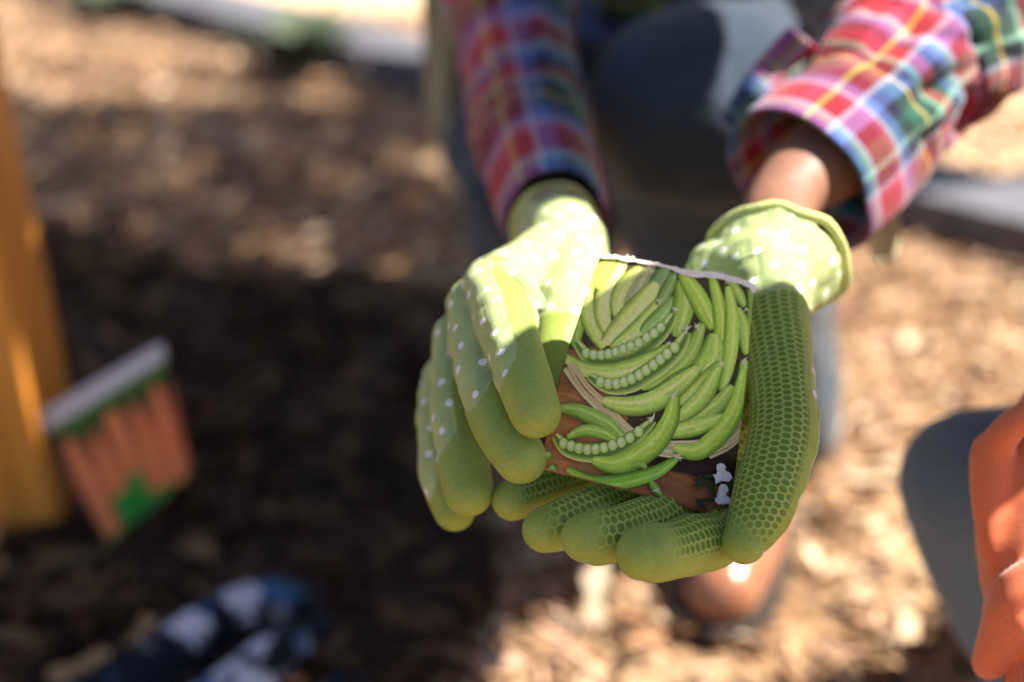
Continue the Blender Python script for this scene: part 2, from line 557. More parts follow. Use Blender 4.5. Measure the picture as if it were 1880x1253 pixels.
# sandy path beyond
pv = []
for p, q in ((A0 - along * 30, 0.15), (A1 + along * 30, 0.15), (A1 + along * 30, 40), (A0 - along * 30, 40)):
    w = p + back * q; pv.append((w.x, w.y, 0.009))
path = mesh_obj('path', pv, [(0, 1, 2, 3)], M['sand'], smooth=False)
tag(path, kind='structure')
edging = empty('timber_edging', A0, 'grey weathered timber edging running along the path behind the crouching person', 'edging')
L = (A1 - A0).length
cuts = [(-2.5, -0.02), (0.0, L * 0.36), (L * 0.36 + 0.02, L * 0.70), (L * 0.70 + 0.015, L + 0.6), (L + 0.62, L + 3)]
for i, (s0, s1) in enumerate(cuts):
    o = strip('board', A0 + along * s0, A0 + along * s1, 0.0 + 0.004 * (i % 2), 0.15, -0.02, 0.065 + 0.004 * ((i * 7) % 3), M['kerb'])
    set_parent(o, edging)

# weeds by the edging
def weed(px, py, label, n, h, seed):
    r = random.Random(seed)
    base = G(px, py)
    root = empty('weed', base, label, 'weed')
    root['group'] = 'weeds along the edging'
    V, F = [], []
    for k in range(n):
        a = r.uniform(0, math.tau); ln = h * r.uniform(0.6, 1.1); w = ln * 0.13; out = r.uniform(0.2, 0.9) * ln
        d = Vector((math.cos(a), math.sin(a), 0)); s = Vector((-d.y, d.x, 0))
        o = len(V)
        for t, ww in ((0, 0.4), (0.35, 1), (0.7, 0.8), (1, 0.05)):
            c = base + d * out * t * t + d * 0.02 * t + Vector((0, 0, ln * (t - 0.35 * t * t)))
            V += [c - s * w * ww, c + s * w * ww]
        for i in range(3):
            F.append((o + 2 * i, o + 2 * i + 1, o + 2 * i + 3, o + 2 * i + 2))
    mesh_obj('leaves', V, F, M['weed'], root)
weed(545, 150, 'dark bushy weed in front of the middle of the grey edging', 70, 0.17, 1)
weed(205, 45, 'low green weed at the left end of the grey edging', 50, 0.12, 2)
weed(370, 60, 'small weed growing along the grey edging near the post', 40, 0.11, 3)

# ------------------------------------------------------------------ wooden post at the left edge
pb = G(75, 985)
post_c = Vector((pb.x - 0.075, pb.y + 0.03, 0))
post = empty('wooden_post', post_c, 'orange stained square timber post at the left edge', 'post')
bevel_box('post_shaft', (post_c.x - 0.1, post_c.y - 0.05, -0.1), (post_c.x + 0.1, post_c.y + 0.05, 1.5), M['post'], post, 0.006, 3)
bevel_box('post_cap', (post_c.x - 0.115, post_c.y - 0.065, 1.502), (post_c.x + 0.115, post_c.y + 0.065, 1.535), M['post'], post, 0.006, 3)

for o in post.children:
    o.data.transform(Matrix.Translation(post_c) @ Matrix.Rotation(math.radians(-2.1), 4, 'Y') @ Matrix.Translation(-post_c))
# ------------------------------------------------------------------ gloves
def hex_np(u, v):
    p = np.stack([u / 4.9 + 200, v / 3.0 + 200], 1)
    s = np.array([1.732, 1]); h = s / 2
    def hd(g):
        a = np.abs(g); return np.maximum(a[:, 0] * 0.866 + a[:, 1] * 0.5, a[:, 1])
    return np.minimum(hd(np.mod(p, s) - h), hd(np.mod(p + h, s) - h))

def sstep(x, a, b):
    t = np.clip((x - a) / (b - a), 0, 1); return t * t * (3 - 2 * t)

def px_tube(pts, n=12):
    """(px,py,depth,radius px) -> world path, radii"""
    w = [tuple(P(x, y, d)) + (r * d / FPX,) for (x, y, d, r) in pts]
    a = catmull(w, n)
    return a[:, :3], a[:, 3]

def build_glove(name, parent, tubes, seed, voxel=0.00066):
    """tubes: dicts(pts, dorsal, coat=(start,width), thr, hex=(thr,s0,s1 margins) or None, flat)"""
    geos = []
    for t in tubes:
        path, rad = px_tube(t['pts'])
        t['path'], t['rad'] = path, rad
        t['dors'] = np.array(t['dorsal'].normalized())
        geos.append(tube_geo(path, rad, t['dors'], 28, t.get('flat', 1.0), capk=t.get('capk', 1.0)))
    me = remeshed(geos, voxel, 6, 0.5)
    co, no = me_arrays(me)
    n = len(co)
    best = np.full(n, 1e9); coat = np.zeros(n); hexm = np.zeros(n); uv = np.zeros((n, 3)); who = np.zeros(n, int)
    nz_all = vnoise(co * 70)
    for ti, t in enumerate(tubes):
        path, rad = t['path'], t['rad']
        bd = np.full(n, 1e9)
        for i in range(len(path) - 1):
            sg = path[i + 1] - path[i]
            kc = np.clip(((co - path[i]) @ sg) / (sg @ sg), 0, 1)
            d = np.linalg.norm(co - path[i] - kc[:, None] * sg, axis=1) / (rad[i] + (rad[i + 1] - rad[i]) * kc)
            np.minimum(bd, d, out=bd)
        bd += t.get('bias', 0)
        m = bd < best
        best[m] = bd[m]; who[m] = ti
    for ti, t in enumerate(tubes):
        path, rad = t['path'], t['rad']
        m = who == ti
        if not m.any(): continue
        cm = co[m]
        cum = np.concatenate([[0], np.cumsum(np.linalg.norm(path[1:] - path[:-1], axis=1))])
        T, S, N = frames(path, t['dors'])
        # carry the axis on past both ends so that the coordinates run on over the tip
        ne = 10; st = rad[-1] / ne; k1 = np.arange(1, ne + 1)[:, None] * st
        ext = np.vstack([path, path[-1] + T[-1] * k1]); ecum = np.concatenate([cum, cum[-1] + k1[:, 0]])
        eS = np.vstack([S, np.tile(S[-1], (ne, 1))]); eN = np.vstack([N, np.tile(N[-1], (ne, 1))])
        d2 = ((cm[:, None, :] - ext[None]) ** 2).sum(2)
        wgt = np.exp(-(d2 - d2.min(1)[:, None]) / 0.0035 ** 2); wgt /= wgt.sum(1)[:, None]
        bs_m = wgt @ ecum
        rel = cm - wgt @ ext
        th = np.arctan2((rel * (wgt @ eS)).sum(1), -(rel * (wgt @ eN)).sum(1))
        total = cum[-1] + rad[-1]
        bs = np.zeros(n); bs[m] = bs_m
        uv[m, 0] = th * rad.mean() * 1000; uv[m, 1] = bs_m * 1000
        dn = no @ t['dors']
        nzv = nz_all[m]
        s_m = bs[m] / total
        cs, cw = t['coat']
        # palm side is coated from cs on; the whole tip is coated
        side = sstep(-(dn[m]) + 0.15 * nzv, -t['thr'] - 0.06, -t['thr'] + 0.06)
        tip = sstep(s_m + 0.035 * nzv - 0.16 * dn[m] + .06, t['tip'] - 0.01, t['tip'] + 0.01)
        start = sstep(s_m + 0.015 * nzv, cs - cw, cs + cw)
        coat[m] = np.maximum(side, tip) * start
        if t.get('hex'):
            ht, h0, h1 = t['hex']
            hh = sstep(-dn[m] + 0.05 * nzv, ht - 0.08, ht + 0.08) * sstep(s_m, h0 - 0.01, h0 + 0.01) * (1 - sstep(s_m, h1 - 0.06, h1 + 0.02))
            hexm[m] = hh * start
        else:
            hexm[m] = 0
    # relief
    hd = hex_np(uv[:, 0], uv[:, 1])
    cell = (1 - sstep(hd, 0.28, 0.42)) * hexm
    fold = vnoise(co * 75) + 0.6 * vnoise(co * 150 + 7)
    disp = -0.00025 * cell + (1 - coat) * (fold * 0.0009 + 0.0003 * vnoise(co * np.array([260, 90, 90]))) + coat * fold * 0.00025 + coat * 0.00035
    ax = np.array(VV(.8, .6, 0)); wr = vnoise(np.stack([co @ ax * 35, co @ np.array(VV(-.6, .8, .2)) * 150, co[:, 1] * 60], 1))
    disp = disp + (1 - coat) * 0.0012 * (np.abs(wr) - .3)
    co2 = co + no * disp[:, None]
    me.vertices.foreach_set('co', co2.ravel())
    me.update()
    # white dots by Poisson sampling on the knit
    rng = np.random.RandomState(seed)
    cand = np.where(coat < 0.05)[0]
    dotd = np.full(n, 99.0)
    if len(cand):
        order = rng.permutation(cand)[:6000]
        chosen = []
        for i in order:
            c = co[i]
            if all(np.dot(c - q, c - q) > 0.0108 ** 2 for q in chosen):
                chosen.append(c)
        for q in chosen:
            d = np.linalg.norm(co - q, axis=1) * 1000
            dotd = np.minimum(dotd, d)
    fattr(me, 'coat', coat); fattr(me, 'hexm', hexm); fattr(me, 'dotd', dotd); vattr(me, 'guv', uv)
    return put_mesh(name, me, M['glove'], parent)

PERSON = P(1290, 700, 1.35); PERSON.z = 0
person = empty('person', PERSON, 'crouching person in plaid shirt, jeans and green dotted gloves holding out a seed packet', 'person')

VV = lambda r, u, b: RT * r + UP * u + BK * b
# hand on the right of the picture: palm up under the packet
right_hand = [
    # thumb
    dict(pts=[(1400, 500, .668, 80), (1412, 570, .657, 74), (1424, 640, .640, 66), (1436, 720, .622, 62), (1438, 790, .608, 64), (1424, 860, .597, 65), (1404, 920, .589, 62), (1384, 965, .584, 52), (1369, 993, .581, 43)],
         dorsal=VV(.75, -.1, -.65), coat=(.16, .012), thr=.34, tip=.97, hex=(.12, .0, .95), flat=.92),
    dict(pts=[(1462, 745, .630, 36), (1466, 775, .625, 37), (1456, 815, .617, 36)],
         dorsal=VV(.75, -.1, -.65), coat=(-1, .01), thr=.45, tip=2, hex=None, bias=.25),
    # wrist and cuff
    dict(pts=[(1388, 605, .672, 90), (1390, 560, .674, 94), (1400, 520, .682, 108), (1426, 478, .694, 124)], capk=.12,
         dorsal=VV(.2, -.8, .3), coat=(2, .01), thr=.2, tip=2, hex=None, bias=-.12),
    dict(pts=[(1335, 610, .690, 78), (1328, 555, .692, 80), (1335, 505, .695, 78)],
         dorsal=VV(.2, -.8, .3), coat=(2, .01), thr=.2, tip=2, hex=None, bias=-.08),
    # palm behind the packet
    dict(pts=[(1385, 560, .680, 90), (1350, 660, .675, 110), (1310, 760, .668, 120), (1270, 830, .660, 110)],
         dorsal=VV(0, -.5, -.8), coat=(.02, .01), thr=.4, tip=2, hex=(.1, .05, 2)),
    dict(pts=[(1340, 600, .70, 80), (1250, 720, .70, 90), (1160, 820, .685, 80)],
         dorsal=VV(0, -.5, -.8), coat=(.02, .01), thr=.4, tip=2, hex=(.1, .05, 2)),
    # index, middle, ring, little
    dict(pts=[(1340, 800, .672, 60), (1345, 890, .645, 50), (1322, 982, .607, 50), (1270, 1000, .590, 54), (1232, 1012, .580, 51), (1198, 1016, .573, 54), (1180, 1017, .571, 49)],
         dorsal=VV(.1, -.75, -.45), coat=(.0, .01), thr=.75, tip=.5, hex=(.26, .0, .89)),
    dict(pts=[(1270, 800, .665, 60), (1260, 880, .640, 55), (1215, 948, .612, 52), (1165, 970, .598, 49), (1125, 982, .589, 49), (1092, 986, .586, 52), (1077, 987, .585, 46)],
         dorsal=VV(.1, -.75, -.45), coat=(.0, .01), thr=.75, tip=.5, hex=(.26, .0, .91)),
    dict(pts=[(1200, 800, .680, 56), (1180, 860, .655, 50), (1130, 920, .628, 48), (1070, 945, .612, 46), (1025, 965, .604, 45), (1002, 972, .602, 42)],
         dorsal=VV(.1, -.8, -.4), coat=(.0, .01), thr=.75, tip=.5, hex=(.28, .0, .92)),
    dict(pts=[(1140, 790, .695, 46), (1100, 850, .670, 40), (1050, 885, .650, 38), (990, 902, .634, 38), (940, 919, .624, 37)],
         dorsal=VV(.1, -.85, -.35), coat=(.0, .01), thr=.75, tip=.5, hex=(.30, .0, .93)),
]
g1 = build_glove('glove', person, right_hand, 11)
tag(g1, 'green dotted glove with honeycomb grip, palm up under the packet')

left_hand = [
    # index and middle in front of the packet, ring and little below
    dict(pts=[(905, 525, .665, 56), (925, 585, .632, 55), (945, 650, .606, 52), (966, 710, .590, 50), (983, 757, .583, 47)],
         dorsal=VV(-.85, .25, .25), coat=(-1, .01), thr=.50, tip=.72, hex=None),
    dict(pts=[(872, 560, .672, 54), (880, 640, .640, 52), (895, 720, .617, 51), (925, 795, .600, 50), (955, 840, .592, 48)],
         dorsal=VV(-.8, .3, .35), coat=(-1, .01), thr=.42, tip=.60, hex=None),
    dict(pts=[(842, 620, .690, 50), (838, 720, .660, 49), (842, 800, .643, 49), (852, 860, .632, 48), (860, 902, .626, 46)],
         dorsal=VV(-.85, .2, .2), coat=(-1, .01), thr=.45, tip=.66, hex=None),
    dict(pts=[(818, 690, .710, 44), (806, 780, .688, 41), (808, 860, .672, 40), (822, 905, .664, 39), (834, 936, .660, 38)],
         dorsal=VV(-.85, .2, .2), coat=(-1, .01), thr=.45, tip=.72, hex=None),
    # back of the hand
    dict(pts=[(1045, 450, .742, 68), (985, 495, .715, 66), (910, 522, .680, 58)],
         dorsal=VV(-.2, .8, .4), coat=(2, .01), thr=.2, tip=2, hex=None),
    dict(pts=[(1045, 460, .750, 70), (960, 520, .722, 72), (880, 560, .688, 56)],
         dorsal=VV(-.2, .8, .4), coat=(2, .01), thr=.2, tip=2, hex=None),
    dict(pts=[(1045, 465, .760, 68), (950, 560, .735, 76), (850, 620, .702, 54)],
         dorsal=VV(-.2, .8, .4), coat=(2, .01), thr=.2, tip=2, hex=None),
    dict(pts=[(1045, 470, .768, 60), (930, 600, .745, 76), (825, 690, .72, 48)],
         dorsal=VV(-.2, .8, .4), coat=(2, .01), thr=.2, tip=2, hex=None),
    dict(pts=[(925, 500, .652, 22), (958, 524, .643, 22), (982, 560, .640, 17)],
         dorsal=VV(-.2, .8, .4), coat=(2, .01), thr=.2, tip=2, hex=None),
    dict(pts=[(960, 560, .634, 18), (976, 590, .630, 15), (972, 625, .622, 11)],
         dorsal=VV(-.2, .8, .4), coat=(2, .01), thr=.2, tip=2, hex=None),
    # thumb behind the packet
    dict(pts=[(1058, 478, .728, 62), (1052, 540, .696, 64), (1040, 600, .672, 58), (1024, 665, .655, 50), (1014, 715, .645, 42)],
         dorsal=VV(.1, .4, .8), coat=(.62, .012), thr=2, tip=.1, hex=None),
    # cuff
    dict(pts=[(1048, 470, .745, 70), (1034, 440, .770, 68), (1024, 425, .79, 70), (1018, 418, .81, 74)], capk=.12,
         dorsal=VV(-.2, .8, .4), coat=(2, .01), thr=.2, tip=2, hex=None),
]
g2 = build_glove('glove', person, left_hand, 12)
tag(g2, 'green dotted glove pinching the packet between index finger and thumb')

# rolled hems of the cuffs
def ring(name, centre, axis, r1, r2, ref, thick, mat, parent, wob=0.05, seed=0):
    axis = axis.normalized()
    n = (ref - axis * ref.dot(axis)).normalized(); s = axis.cross(n)
    pts = []
    K = 48
    for k in range(K):
        a = math.tau * k / K
        w = 1 + wob * noise.noise(Vector((math.cos(a) * 1.5, math.sin(a) * 1.5, seed)))
        pts.append(centre + n * r1 * w * math.cos(a) + s * r2 * w * math.sin(a) + axis * wob * r1 * noise.noise(Vector((math.cos(a) * 2, math.sin(a) * 2, seed + 5))))
    V, F = [], []
    for k in range(K):
        t = (pts[(k + 1) % K] - pts[k - 1]).normalized()
        o = (pts[k] - centre).normalized(); b = t.cross(o)
        for j in range(10):
            th = math.tau * j / 10
            V.append(pts[k] + o * thick * math.cos(th) + b * thick * math.sin(th))
    for k in range(K):
        for j in range(10):
            F.append((k * 10 + j, k * 10 + (j + 1) % 10, ((k + 1) % K) * 10 + (j + 1) % 10, ((k + 1) % K) * 10 + j))
    return mesh_obj(name, V, F, mat, parent)
M['hem'] = mat_simple('green knit hem', (0.44, 0.47, 0.15, 1), 0.85, 400, 0.15, 0.4, 0.0006, 0.15)
c = P(1422, 432, .702)
ring('hem', P(1428, 475, .696), (RT * .022 + UP * .048 + FW * .045), 126 * .695 / FPX, 126 * .695 / FPX, UP, 0.0025, M['hem'], g1, 0.13, 1)
c = P(1018, 418, .81)
ring('hem', c, (c - P(1034, 440, .77)), 74 * .81 / FPX, 74 * .81 / FPX, UP, 0.0030, M['hem'], g2, 0.05, 2)

# ------------------------------------------------------------------ body of the person
def uv_tube(name, pts, mat, parent, ref, seg=64, n=14, uvs=(1, 1), rfun=None, thick=0.0016, loc=None):
    """cloth tube open at both ends, with a UV map for the plaid; pts are world (x,y,z,r)"""
    a = catmull(pts, n)
    path, rad = a[:, :3], a[:, 3]
    T, S, N = frames(path, ref)
    L = np.concatenate([[0], np.cumsum(np.linalg.norm(path[1:] - path[:-1], axis=1))])
    V, F, UVs = [], [], []
    m = len(path)
    for i in range(m):
        for k in range(seg + 1):
            th = math.tau * k / seg
            r = rad[i]; sh = np.zeros(3)
            if rfun:
                r, ax = rfun(i / (m - 1), th, r, L[i]); sh = T[i] * ax
            V.append(path[i] + S[i] * r * math.sin(th) + N[i] * r * math.cos(th) + sh)
            UVs.append((k / seg * uvs[0] + (uvs[2] if len(uvs) > 2 else 0), L[i] * uvs[1]))
    w = seg + 1
    for i in range(m - 1):
        for k in range(seg):
            a0 = i * w + k
            F.append((a0, a0 + 1, a0 + 1 + w, a0 + w))
    o = mesh_obj(name, V, F, mat, parent)
    ul = o.data.uv_layers.new(name='UVMap')
    li = np.empty(len(o.data.loops), np.int32); o.data.loops.foreach_get('vertex_index', li)
    ul.data.foreach_set('uv', np.array(UVs, np.float32)[li].ravel())
    sol = o.modifiers.new('thickness', 'SOLIDIFY'); sol.thickness = thick; sol.offset = 0
    return o

def wp(px, py, d, r):
    return tuple(P(px, py, d)) + (r,)

SH_R = Vector((0.38, 1.20, 0.79)); SH_L = Vector((0.01, 1.20, 0.79))
EL_R = Vector((0.35, 1.10, 0.61)); EL_L = P(905, -160, 1.12)
NECK = Vector((0.23, 1.16, 0.85)); HEAD = Vector((0.300, 0.940, 0.95)); HIP = Vector((0.185, 1.50, 0.30))
def seg_geo(pts, seg=18, ref=(0.3, 0.2, 1), n=6):
    a = catmull(pts, n)
    return tube_geo(a[:, :3], a[:, 3], ref, seg)
def v4(v, r): return tuple(v) + (r,)
KN1 = P(1290, 200, .99); AN1 = Vector((0.235, 1.14, 0.10)); KN2 = P(1010, 340, 1.27); AN2 = Vector((0.03, 1.42, 0.10))
body_geos = [
    seg_geo([v4(HIP + Vector((0, 0, .02)), .12), v4(Vector((.185, 1.46, .48)), .115), v4(Vector((.19, 1.32, .66)), .125), v4(Vector((.195, 1.22, .78)), .10)]),
    seg_geo([v4(SH_L + Vector((.03, 0, 0)), .05), v4(Vector((.195, 1.21, .80)), .07), v4(SH_R - Vector((.03, 0, 0)), .05)]),
    seg_geo([v4(NECK - Vector((0, -.02, .05)), .055), v4(NECK, .05), v4(HEAD + Vector((-.01, .03, -.03)), .05)]),
    seg_geo([v4(HEAD + Vector((0, .02, .05)), .088), v4(HEAD + Vector((0, -.01, -.01)), .082), v4(HEAD + Vector((0, -.035, -.06)), .055)], ref=(0, 1, 0)),
    seg_geo([v4(HEAD + Vector((0, -.085, .02)), .010), v4(HEAD + Vector((0, -.10, -.012)), .013)], ref=(0, 1, 0)),
    seg_geo([v4(HEAD + Vector((-.086, .02, .02)), .012), v4(HEAD + Vector((-.084, .02, -.02)), .010)], ref=(0, 1, 0)),
    seg_geo([v4(HEAD + Vector((.086, .02, .02)), .012), v4(HEAD + Vector((.084, .02, -.02)), .010)], ref=(0, 1, 0)),
    seg_geo([v4(SH_R, .048), v4((SH_R + EL_R) / 2, .045), v4(EL_R, .040), v4(P(1640, 150, .83), .034), v4(P(1450, 350, .745), .0200), v4(P(1425, 445, .70), .0205)]),
    seg_geo([v4(SH_L, .048), v4((SH_L + EL_L) / 2, .045), v4(EL_L, .036), v4(P(940, 60, 1.0), .026), v4(P(1010, 360, .85), .021), v4(P(1020, 410, .80), .021)]),
    seg_geo([v4(HIP + Vector((.08, 0, 0)), .09), v4((HIP + KN1) / 2 + Vector((.04, 0, .02)), .075), v4(KN1, .035), v4((KN1 + AN1) / 2, .035), v4(AN1, .030)]),
    seg_geo([v4(HIP + Vector((-.08, 0, 0)), .09), v4((HIP + KN2) / 2 + Vector((-.04, 0, .02)), .075), v4(KN2, .035), v4((KN2 + AN2) / 2, .035), v4(AN2, .030)]),
]
body = put_mesh('body', remeshed(body_geos, 0.006, 6), M['skin'], person)
# eyes, mouth
def ball(name, c, r, mat, parent, sc=(1, 1, 1)):
    bm = bmesh.new(); bmesh.ops.create_uvsphere(bm, u_segments=14, v_segments=10, radius=r)
    me = bpy.data.meshes.new(name); bm.to_mesh(me); bm.free()
    me.transform(Matrix.Translation(c) @ Matrix.Diagonal((*sc, 1)))
    return put_mesh(name, me, mat, parent)
M['eye'] = mat_simple('dark eye', lin(30, 22, 18), 0.1, 40, 0.1, 0.0)
M['lip'] = mat_simple('muted pink lips', lin(150, 84, 76), 0.45, 40, 0.1, 0.1)
for s in (-1, 1): ball('eye', HEAD + Vector((s * .032, -.076, .022)), .011, M['eye'], body)
ball('mouth', HEAD + Vector((0, -.082, -.05)), .014, M['lip'], body, (1.5, .6, .45))
hair = put_mesh('hair', remeshed([
    seg_geo([v4(HEAD + Vector((0, .035, .075)), .092), v4(HEAD + Vector((0, .05, .0)), .088), v4(HEAD + Vector((0, .08, -.10)), .06), v4(HEAD + Vector((0, .11, -.22)), .035)], ref=(0, 1, 0)),
    seg_geo([v4(HEAD + Vector((0, -.005, .085)), .078), v4(HEAD + Vector((0, .04, .085)), .08)], ref=(0, 0, 1))], 0.006, 4), M['hair'], person)

# unseen straw hat, added so its wide brim shades the left sleeve and knee
M['straw'] = mat_simple('woven straw', lin(196, 164, 112), 0.85, 300, 0.25, 0.5, 0.001)
hv, hf = [], []
hc = HEAD + Vector((.015, -.02, .055))
prof = [(.001, .095), (.05, .093), (.085, .075), (.098, .04), (.102, .006), (.112, -.002), (.13, -.008), (.170, -.018)]
KH = 40
for (r_, z_) in prof:
    for k in range(KH):
        a = math.tau * k / KH
        hv.append(hc + Vector((r_ * math.cos(a), r_ * 1.02 * math.sin(a), z_ + (.012 * math.sin(3 * a) if r_ > .11 else 0))))
for i in range(len(prof) - 1):
    for k in range(KH):
        hf.append((i * KH + k, i * KH + (k + 1) % KH, (i + 1) * KH + (k + 1) % KH, (i + 1) * KH + k))
hat = mesh_obj('shade_hat', hv, hf, M['straw'], person)
sm = hat.modifiers.new('t', 'SOLIDIFY'); sm.thickness = .003

# shirt: torso and sleeves
def torso_r(t, th, r, l):
    return r * (1.0 + 0.22 * abs(math.sin(th)) + 0.05 * noise.noise(Vector((math.cos(th) * 2, math.sin(th) * 2, t * 6)))), 0
shirt = uv_tube('shirt_body', [v4(Vector((.185, 1.47, .34)), .150), v4(Vector((.185, 1.43, .52)), .148), v4(Vector((.19, 1.32, .68)), .150), v4(Vector((.20, 1.22, .79)), .115), v4(NECK + Vector((0, .01, .0)), .062)],
                M['plaid'], person, (0, 1, 0), 72, 10, (4, 5), torso_r)

def sleeve_r(seed, amp, folds):
    def f(t, th, r, l):
        near = sstep(np.array(t), 0.16, 0.30).item()          # the cuff band stays flatter, the sleeve above it bunches
        e = noise.noise(Vector((math.cos(th) * 1.6, math.sin(th) * 1.6, l * 9 + seed)))
        w = math.sin(l * folds + 2.2 * math.sin(th + seed) + 3 * noise.noise(Vector((math.cos(th), math.sin(th), l * 4 + seed))))
        w = 1.7 * abs(w) ** .7 - 1.0
        e2 = noise.noise(Vector((math.cos(th) * 3.2 + l * 14, math.sin(th) * 3.2, l * 24 + seed)))
        k = 1 + amp * near * (0.45 * w + 0.9 * e + 0.8 * e2 - 0.5 * abs(e2)) + 0.10 * (1 - near) * noise.noise(Vector((math.cos(th) * 1.3, math.sin(th) * 1.3, seed)))
        return r * k, 0.0
    return f
uv_tube('sleeve', [wp(1468, 336, .775, .0475), wp(1522, 288, .785, .0480), wp(1580, 226, .797, .0465), wp(1660, 130, .82, .0480), wp(1760, 15, .86, .052), v4(EL_R, .060), v4((EL_R + SH_R) / 2, .066), v4(SH_R - Vector((.03, 0, 0)), .075)],
        M['plaid'], person, tuple(UP), 140, 20, (3.0, 12.5), sleeve_r(3, 0.15, 75))
uv_tube('sleeve', [wp(1018, 398, .825, .0300), wp(1006, 350, .85, .0330), wp(980, 250, .91, .0360), wp(955, 120, .98, .0400), wp(940, 0, 1.04, .045), v4(EL_L, .055), v4((EL_L + SH_L) / 2, .064), v4(SH_L + Vector((.03, 0, 0)), .075)],
        M['plaid'], person, tuple(UP), 96, 16, (2.0, 7.0, .56), sleeve_r(9, 0.14, 70))

# jeans
def leg_geo(hip, kn, an, off):
    return [seg_geo([v4(hip, .115), v4((hip + kn) / 2 + Vector((off, 0, .01)), .100), v4(kn, .080)], seg=28),
            seg_geo([v4(kn + Vector((0, .01, -.005)), .080), v4(kn * .7 + an * .3 + Vector((0, .01, 0)), .080), v4(kn * .35 + an * .65, .074), v4(an, .070)], seg=28)]
jm = remeshed(leg_geo(HIP + Vector((.07, 0, 0)), KN1, AN1, .04) + leg_geo(HIP + Vector((-.07, 0, 0)), KN2, AN2, -.04) +
              [seg_geo([v4(HIP + Vector((0, .0, -.02)), .13), v4(HIP + Vector((0, -.02, .12)), .135)])], 0.006, 12)
co, no = me_arrays(jm)
d = vnoise(co * 14) + 0.5 * vnoise(co * np.array([12, 12, 45])) - 1.0 * np.abs(vnoise(co * np.array([26, 26, 12]) + 3)) - .5 * np.abs(vnoise(co * 60))
jm.vertices.foreach_set('co', (co + no * (d * 0.006)[:, None]).ravel())
jeans = put_mesh('jeans', jm, M['denim'], person)

# boots
def boot(an, toe, parent, label=None):
    d = (toe - an); d.z = 0; d.normalize(); s = Vector((d.y, -d.x, 0))
    g = [seg_geo([v4(an + Vector((0, 0, .06)), .048), v4(Vector((an.x, an.y, .05)) - d * .01, .046)]),
         seg_geo([v4(Vector((an.x, an.y, .042)) - d * .03, .040), v4(Vector((an.x, an.y, .050)) + d * .06, .042), v4(Vector((an.x, an.y, .044)) + d * .13, .040), v4(Vector((an.x, an.y, .040)) + d * .175, .032)])]
    me = remeshed(g, 0.004, 8)
    b = put_mesh('boot', me, M['boot'], parent)
    V = []; K = 28
    for z in (0.002, 0.024):
        for k in range(K):
            a = math.tau * k / K
            V.append(Vector((an.x, an.y, z)) + d * (.07 + .145 * math.cos(a)) + s * (.046 + .006 * math.cos(a)) * math.sin(a))
    F = [tuple(range(K))[::-1], tuple(range(K, 2 * K))] + [(k, (k + 1) % K, K + (k + 1) % K, K + k) for k in range(K)]
    mesh_obj('sole', V, F, M['sole'], b, smooth=False)
    return b
boot(AN1 + Vector((-.012, -.025, 0)), Vector((0.16, 0.90, 0)), person)
boot(AN2, Vector((0.02, 1.1, 0)), person)

# khaki apron hanging behind the arm, and its loose cream tie
def sheet(name, rows, mat, parent, thick=0.002):
    w = len(rows[0]); V = [p for r in rows for p in r]; F = []
    for i in range(len(rows) - 1):
        for k in range(w - 1):
            a = i * w + k; F.append((a, a + 1, a + 1 + w, a + w))
    o = mesh_obj(name, V, F, mat, parent)
    s = o.modifiers.new('t', 'SOLIDIFY'); s.thickness = thick; s.offset = 0
    return o
rows = []
for i in range(14):
    t = i / 13
    y = -120 + 440 * t
    xl = 768 + 18 * t + (70 * max(0, (t - .72) / .28) ** 2); xr = 905
    rows.append([P(xl + (xr - xl) * k / 9, y, 1.36 + 0.02 * math.sin(k * 1.1 + t * 2)) for k in range(10)])
sheet('apron', rows, M['khaki'], person)
rows = []
for i in range(16):
    t = i / 15
    y = 330 + 152 * t; cx = 1606 + 14 * math.sin(t * 2.2) + 6 * t
    hw = 26 * (1 if t < .8 else math.sqrt(max(0.02, 1 - ((t - .8) / .2) ** 2)))
    rows.append([P(cx + hw * (k / 5 - 1), y, .86 + 0.004 * math.sin(k * .8 + t * 4)) for k in range(11)])
sheet('apron_tie', rows, M['cream'], person)

# ------------------------------------------------------------------ seed packet held in the hands
pTL, pTR, pBL, pBR = P(1103, 470, .630), P(1388, 515, .628), P(990, 862, .606), P(1338, 958, .600)
pk_c = (pTL + pTR + pBL + pBR) / 4
pk_n = ((pTR - pBL).cross(pTL - pBR)).normalized()
if pk_n.dot(BK) < 0: pk_n = -pk_n
e_u = (pTR - pTL).normalized(); e_u = (e_u - pk_n * e_u.dot(pk_n)).normalized(); e_v = pk_n.cross(e_u)
def on_packet(px, py, lift=0.0):
    r = ray(px, py)
    t = (pk_c - ORG).dot(pk_n) / r.dot(pk_n)
    w = ORG + r * t
    u = (w - pk_c).dot(e_u); v = (w - pk_c).dot(e_v)
    # gentle bow of the paper
    bow = 0.0022 * math.sin((u + 0.035) * 60) * 0.5 - 0.9 * (u * u) + 0.0012 * math.sin(v * 55 + 1)
    return w + pk_n * (bow + lift)
packet = empty('seed_packet', pk_c, 'torn seed packet printed with green pea pods in a basket, held in gloved hands', 'seed packet')
M['print'] = mat_vcol('glossy printed paper', 0.42, 0.05, 900, 0.0002, 0.16)
def z6(x, y): return (980 + x * .2287, 440 + y * .2287)
def z7(x, y): return (980 + x * .2287, 680 + y * .2287)
outline_l = [(1103, 467), (1085, 515), (1062, 585), (1043, 640), (1028, 690), (1016, 745), (1003, 800), (992, 858)]
outline_r = [(1388, 516), (1384, 560), (1378, 620), (1372, 690), (1366, 750), (1360, 800), (1350, 880), (1338, 952)]
